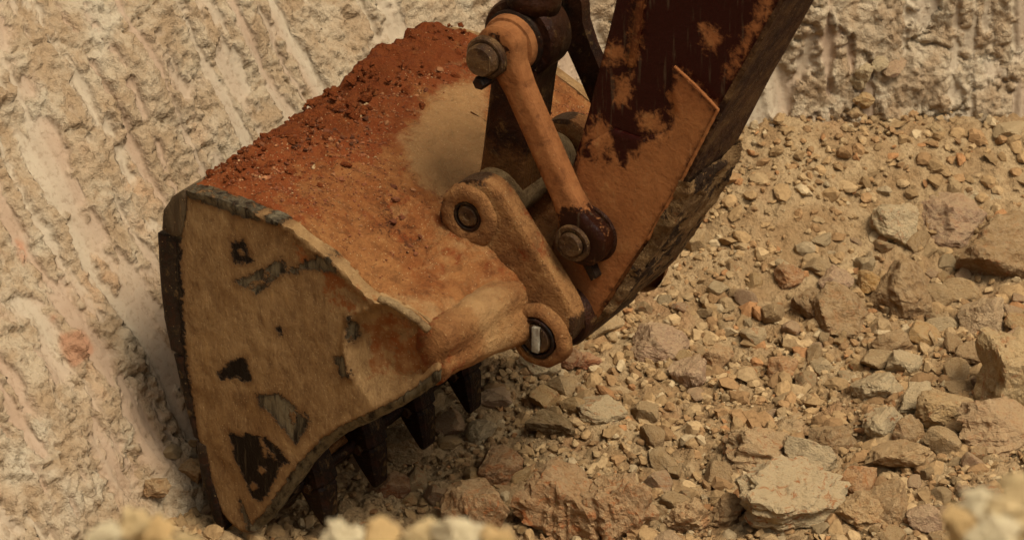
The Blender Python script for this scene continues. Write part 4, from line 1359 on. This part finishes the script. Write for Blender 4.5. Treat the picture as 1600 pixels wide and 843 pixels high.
PK, BR, WH, YL, DK, RB = srgb(194, 150, 108), srgb(160, 118, 68), srgb(212, 182, 130), srgb(200, 144, 62), srgb(128, 86, 42), srgb(140, 78, 38)
BIG = [  # u, v, width, height, colour, rust, label
    (1034, 546, 76, 62, PK, .1, 'smooth pinkish slab tilted on the rubble right of the arm tip'),
    (1072, 590, 48, 56, PK, 0, 'pinkish wedge-shaped stone leaning against the tilted slab'),
    (938, 645, 66, 34, WH, .8, 'long pale stone streaked orange below the bucket hinge'),
    (843, 574, 56, 34, WH, .7, 'narrow pale stone with orange end under the hinge pin'),
    (884, 566, 40, 38, RB, .3, 'dark red-brown stone under the hinge pin beside a pale one'),
    (918, 566, 34, 26, srgb(190, 110, 60), .8, 'small orange stone right of the dark red-brown one'),
    (1264, 482, 48, 44, DK, .2, 'dark brown angular stone at the left of the boulder cluster'),
    (1316, 492, 80, 72, BR, .4, 'big brown boulder left of the largest block in the cluster'),
    (1414, 466, 88, 80, BR, .1, 'largest flat-faced brown block in the boulder cluster'),
    (1398, 541, 58, 42, BR, .1, 'brown stone just under the largest block'),
    (1412, 576, 46, 42, WH, .1, 'pale stone with a dark left face below the boulder cluster'),
    (1370, 612, 64, 56, WH, .2, 'bright pale pointed block in the lower right rubble'),
    (1434, 630, 52, 46, WH, 0, 'pale rounded stone right of the bright pointed block'),
    (1478, 650, 74, 62, srgb(204, 160, 96), .5, 'tan stone with orange edge overhanging a dark gap at lower right'),
    (1420, 678, 42, 46, BR, .2, 'upright brown stone beside the overhanging tan one'),
    (1376, 668, 62, 58, WH, .9, 'pale stone with a rusty lower corner in the lower right rubble'),
    (1562, 402, 120, 96, BR, .5, 'large lumpy brown boulder at the right edge'),
    (1482, 362, 118, 84, PK, .3, 'large pale pink block above the boulder cluster'),
    (1362, 447, 42, 36, YL, .3, 'yellow ochre stone left of the largest block'),
    (1536, 500, 64, 58, srgb(200, 160, 110), 0, 'smooth pale slab standing at the right of the cluster'),
    (1476, 306, 76, 32, WH, .1, 'flat whitish slab at the top of the rubble slope'),
    (1542, 332, 78, 66, WH, .9, 'white stone with orange top at the upper right'),
    (1398, 362, 62, 72, WH, .5, 'tall pale stone left of the pink block'),
    (1306, 440, 42, 36, PK, .1, 'small pinkish stone above the brown boulder'),
    (1222, 580, 38, 36, srgb(190, 130, 70), .7, 'orange-stained stone in the middle of the slope'),
    (1120, 570, 36, 46, srgb(188, 140, 84), .4, 'upright tan stone right of the pinkish wedge'),
    (1572, 552, 34, 48, WH, 0, 'narrow whitish stone standing near the right edge'),
    (1586, 604, 110, 120, srgb(206, 166, 104), .6, 'big layered yellowish block cut off by the right edge'),
    (1566, 676, 110, 84, srgb(204, 158, 104), .5, 'broad pale slab at the right edge below the layered block'),
    (1238, 792, 150, 122, WH, 1.0, 'big layered white and orange rock near the bottom'),
    (1176, 716, 84, 78, srgb(200, 156, 100), .8, 'orange-capped pale rock above the layered one'),
    (1262, 724, 76, 62, WH, .3, 'pale broken rock right of the orange-capped one'),
    (1078, 812, 62, 66, srgb(192, 146, 90), .5, 'squarish tan rock left of the layered one at the bottom'),
    (1136, 806, 52, 56, BR, .2, 'brown rock wedged beside the layered white and orange one'),
    (880, 806, 120, 128, srgb(176, 124, 70), 1.0, 'striated rust-brown rock mass at the bottom centre'),
    (965, 812, 96, 110, srgb(180, 130, 76), 1.0, 'striated rusty rock right of the striated mass at the bottom centre'),
    (778, 738, 66, 54, srgb(168, 112, 60), .9, 'rusty stone with dark lower face left of the striated mass'),
    (748, 808, 90, 90, srgb(160, 112, 62), .9, 'veined brown rock at the bottom beside the striated mass'),
    (752, 680, 42, 32, WH, 0, 'small pale stone right of the middle tooth'),
    (772, 624, 48, 28, PK, 0, 'flat pinkish stone right of the far tooth'),
    (862, 668, 62, 42, srgb(110, 80, 38), .1, 'hollow-sided stone below the bucket, dark olive colour standing in for shade'),  # the shadow over this stone is put into its dark colour
    (636, 700, 66, 58, srgb(186, 146, 92), .2, 'pale stone behind the second tooth from the far end'),
    (610, 762, 58, 46, srgb(150, 90, 46), .8, 'rusty stone on the ground in front of the teeth'),
    (1338, 806, 66, 64, srgb(192, 146, 86), .4, 'rounded tan stone at the bottom right of the layered rock'),
    (1340, 762, 56, 60, srgb(186, 124, 62), .9, 'leaning rust-coloured stone above the rounded tan one'),
    (1404, 724, 84, 50, srgb(196, 150, 90), .4, 'low crusty rock right of centre below the pale stones'),
    (1444, 814, 54, 40, PK, 0, 'flat pinkish stone near the blurred foreground rock'),
    (1378, 800, 74, 70, srgb(182, 136, 80), .2, 'dull tan block at the bottom between two stones'),
    (1300, 690, 60, 40, BR, .2, 'low brown clod left of the pale rusty-cornered stone'),
    (1168, 328, 58, 46, PK, .2, 'smooth pink face of stone half buried at the foot of the wall'),
    (1160, 380, 46, 46, srgb(184, 132, 72), .3, 'rounded tan stone below the half buried pink one'),
    (1234, 436, 36, 36, srgb(176, 116, 60), .4, 'small rusty stone left of the boulder cluster'),
    (1288, 302, 44, 22, srgb(176, 124, 70), .2, 'flat brown stone high on the rubble slope'),
    (1520, 560, 46, 34, BR, .1, 'brown stone under the smooth standing slab'),
    (1352, 112, 22, 26, WH, 0, 'uppermost pale stone lodged in the wall at the right'),
    (1372, 100, 22, 20, WH, 0, 'small white stone lodged in the wall beside the uppermost one'),
    (1338, 132, 22, 22, WH, 0, 'pale stone lodged in the wall left of its cluster'),
    (1350, 158, 30, 24, srgb(196, 150, 84), .3, 'tan stone lodged lower in the wall cluster'),
    (1332, 178, 26, 20, srgb(190, 146, 90), .1, 'lowest tan stone of the cluster lodged in the wall'),
    (1396, 106, 34, 16, PK, 0, 'long pinkish stone lodged in the wall at the right end of the cluster'),
    (1462, 208, 28, 26, srgb(200, 160, 100), .2, 'pale tan stone at the foot of the right wall'),
    (302, 738, 40, 34, srgb(170, 126, 72), .2, 'tan clod at the foot of the wall left of the bucket'),
    (244, 762, 36, 26, srgb(164, 118, 66), .2, 'small brown clod by the wall foot behind the blurred rock'),
]
NOTES = []
for k, (u, v, w, h, col, rust, lab) in enumerate(BIG):
    rgk = np.random.default_rng(900 + k)
    p = ground_px(u, v + h * .12, 0.0)
    ppm = FPX / ((p - CAM) @ FWD)
    sx = w / ppm / 2 * 1.14; sz = h / ppm / 2 * 1.0; sy = sx * rgk.uniform(.75, 1.0)
    lay = -.25 if 'striated' in lab and v > 790 and u > 850 and u < 1000 else .09 if 'layered' in lab else 0
    P_, F_ = rock_verts(4000 + k, 4 if w > 60 else 3, int(rgk.integers(9, 16)), .20 if not lay else .3, lay)
    me = mesh_np('rock', P_, F_, False, {'pos': P_ * max(sx / .06, .6)})
    me.materials.append(M_STONE)
    put_rock(p + np.array([0, 0, sz * .52]), (sx * 1.14, sy * 1.12, sz * 1.18), (rgk.normal(0, .15), rgk.normal(0, .15), YAW + rgk.normal(0, .3)), me, col, rust, lab)
    NOTES.append((p[0], p[1], sx))
NOTES = np.array(NOTES)

# smaller stones one can still count
rg = np.random.default_rng(77)
ZONES = {
    'right': ('small broken stone strewn over the rubble slope at the right', 'stones on the right rubble slope'),
    'mid': ('small tan stone on the rubble between the bucket and the boulder cluster', 'stones in the middle of the rubble'),
    'teeth': ('small stone lying on the shaded ground around the bucket teeth', 'stones around the bucket teeth'),
    'low': ('small crusted stone in the rubble along the bottom of the picture', 'stones along the bottom'),
    'wall': ('small crumbled clod at the foot of the wall left of the bucket', 'clods at the wall foot'),
}
COLW = ['tan', 'brownish tan', 'pale', 'brown', 'pinkish', 'ochre']
ANCH = ['smooth pinkish slab', 'pinkish wedge-shaped stone', 'long orange-streaked stone', 'narrow stone under the hinge pin', 'dark red-brown stone', None, 'dark brown angular stone', 'big brown boulder', 'largest flat-faced block', None, 'pale stone with dark left face', 'bright pale pointed block', 'pale rounded stone', 'overhanging tan stone', 'upright brown stone', 'rusty-cornered pale stone', 'large lumpy brown boulder', 'large pale pink block', 'yellow ochre stone', 'smooth standing slab', 'flat whitish slab', 'white stone with orange top', 'tall pale stone', None, None, 'upright tan stone', None, 'big layered yellowish block', 'broad pale slab', 'big layered white and orange rock', 'orange-capped pale rock', 'pale broken rock', 'squarish tan rock', None, 'striated rust-brown rock mass', None, 'rusty dark-faced stone', 'veined brown rock', None, 'flat pinkish stone by the far tooth', 'dark olive stone', None, 'rusty stone before the teeth', None, 'leaning rust-coloured stone', 'low crusty rock', None, 'dull tan block', 'low brown clod', 'half buried pink stone', 'rounded tan stone by the wall'] + [None] * 20
ANCH[len(BIG) - 2:len(BIG)] = ['tan clod by the wall foot', 'brown clod behind the blurred rock']
USED = set()


def stone_label(u, v, cw, rust, size):
    sw_ = 'larger' if size > .042 else 'small' if size > .026 else 'tiny'
    look = f"{sw_} {'rust-stained ' if rust > .5 else ''}{cw} stone"
    opts = sorted((math.hypot(u - b[0], v - b[1]), k) for k, b in enumerate(BIG) if ANCH[k])
    for dist_, k in opts[:5]:
        dx, dy = u - BIG[k][0], v - BIG[k][1]
        hz = ('left' if dx < 0 else 'right')
        d = f'{hz} of' if abs(dx) > 2.2 * abs(dy) else ('above' if dy < 0 else 'below') if abs(dy) > 2.2 * abs(dx) else ('above' if dy < 0 else 'below') + f' and {hz} of'
        far = 'just ' if dist_ < 75 else '' if dist_ < 150 else 'well '
        lab = f'{look} {far}{d} the {ANCH[k]}'
        if lab not in USED and len(lab.split()) <= 16:
            USED.add(lab)
            return lab
    return None


count = 0
tries = 0
placed = [tuple(q) for q in NOTES]
while count < 238 and tries < 9000:
    tries += 1
    u, v = rg.uniform(150, 1640), rg.uniform(215, 900)
    # more of them to the right
    wgt = .35 + .65 * float(sstep(900, 1250, u))
    if v < 300 and u < 1150: continue
    if u < 480 and not (210 < u < 345 and 690 < v < 860): continue
    if 480 <= u < 760 and v < 600: continue
    if rg.random() > wgt: continue
    if float(fbm(np.array(u / 130.), np.array(v / 95.), oct=3, seed=888)) + rg.uniform(-.3, .3) < -.02: continue
    p = ground_px(u, v)
    sz0 = .021 + .044 * rg.random() ** 2.0
    if u < 480: sz0 *= .7
    if float(before_wall(p[0], p[1])) < -.05: continue
    if any((p[0] - a) ** 2 + (p[1] - b) ** 2 < (.8 * sz0 + c * .62) ** 2 for a, b, c in placed): continue
    zone = 'wall' if u < 480 else 'low' if v > 735 else 'teeth' if u < 800 else 'right' if u > 1160 else 'mid'
    me = rock_mesh(6000 + int(rg.integers(0, 16)), 3, 12, .07)
    ci = int(rg.integers(0, len(STONE_COLS))); col = STONE_COLS[ci]; k_ = rg.uniform(.8, 1.08); ru = float(rg.random() < .3) * rg.uniform(.3, 1)
    lab = stone_label(u, v, COLW[ci], ru, sz0)
    put_rock(p + np.array([0, 0, sz0 * .35]), (sz0 * rg.uniform(.9, 1.4), sz0 * rg.uniform(.7, 1.1), sz0 * rg.uniform(.6, 1.0)), (rg.normal(0, .3), rg.normal(0, .3), rg.uniform(0, 6.28)), me, tuple(c * k_ for c in col), ru, lab or ZONES[zone][0], ZONES[zone][1], cat='stone', name='stone')
    placed.append((p[0], p[1], sz0)); count += 1

# gravel nobody could count
def gravel(name, n, smin, smax, sub, seed, powr, label):
    rg = np.random.default_rng(seed)
    r = rg.uniform(-1.0, 3.1, n * 2); f = rg.uniform(-.7, 3.4, n * 2)
    x, y = unrf(r, f)
    bw = np.concatenate([before_wall(x[i:i + 4000], y[i:i + 4000]) for i in range(0, len(x), 4000)])
    dn = 1.4 * fbm(r * 1.6, f * 1.6, oct=4, seed=seed) + rg.uniform(-.5, .5, len(r)) - .35 * sstep(1.0, .5, r) * sstep(1.2, .6, f) + (.45 * sstep(1.1, 1.9, r) if name == 'rubble' else 0)
    ok = (bw > -.25) & (dn > -.05)
    x, y, r, f = x[ok][:n], y[ok][:n], r[ok][:n], f[ok][:n]
    m = len(x)
    s_ = smin + (smax - smin) * rg.random(m) ** powr
    z = floor_h(x, y) + s_ * .12 + .003
    cols = pick_cols(m, [srgb(184, 144, 88), srgb(196, 158, 102), srgb(174, 130, 76), srgb(204, 172, 120), srgb(186, 128, 68)], [4, 3, 3, 1, .5], seed)
    V, F, C = scatter(np.c_[x, y, z], s_, sub, cols, seed)
    tag(link(name, mesh_np(name, V, F, False, {'col': C}), M_GRAVEL), label, 'gravel', kind='stuff')


gravel('gravel', 15000, .004, .016, 0, 61, 2.0, 'fine tan gravel covering the pit floor')
gravel('rubble', 2600, .015, .040, 1, 63, 2.0, 'broken rubble too crowded to count on the pit floor')
gravel('coarse_gravel', 3000, .010, .024, 1, 62, 1.6, 'coarse broken gravel scattered over the pit floor')

# ------------------------------------------------------------------ brightened stones on the near bank, out of focus
FORE = [
    (206, 832, 58, 5.0, 'blurred pale stone at the bottom left, topmost of its clump'), (166, 852, 46, 4.9, 'blurred cream stone at the bottom left, leftmost of its clump'), (250, 845, 52, 4.95, 'blurred ochre stone at the bottom left, right of its clump'), (290, 862, 40, 5.0, 'blurred little stone ending the bottom left clump'),
    (536, 858, 60, 5.0, 'blurred cream stone at the bottom centre, leftmost of its row'), (600, 852, 60, 4.9, 'second blurred cream stone from the left at the bottom centre'), (656, 848, 58, 5.05, 'third blurred cream stone from the left at the bottom centre'), (716, 846, 64, 5.0, 'blurred cream stone at the bottom centre, rightmost of its row'), (776, 862, 50, 4.9, 'low blurred stone ending the bottom centre row'),
    (1586, 772, 46, 4.8, 'blurred yellow stone at the bottom right corner, highest of its clump'), (1536, 802, 60, 4.8, 'blurred cream stone at the bottom right, left of the highest one'), (1498, 834, 52, 4.75, 'blurred tan stone at the bottom right, leftmost of its clump'), (1588, 828, 80, 4.7, 'big blurred pale stone filling the bottom right corner'), (1548, 848, 70, 4.65, 'blurred ochre stone at the bottom right edge, lowest of its clump')]
for k, (u, v, w, dist, lab) in enumerate(FORE):
    d = ray(u, v - 12); p = CAM + d * dist
    hs = w / FPX * dist / 2 * 1.15
    rgk = np.random.default_rng(7000 + k)
    P_, F_ = rock_verts(7100 + k, 4, 14, .5)
    me = mesh_np('bank_stone', P_, F_, False, {'pos': P_ * 1.6}); me.materials.append(M_BANK)
    put_rock(p, (hs * 1.15, hs, hs * .95), (0, 0, rgk.uniform(0, 6)), me, [(.88, .66, .32), (.92, .76, .44), (.84, .58, .25)][k % 3], .2, lab, cat='stone', name='bank_stone')  # colours raised to stand in for the stronger light on the bank
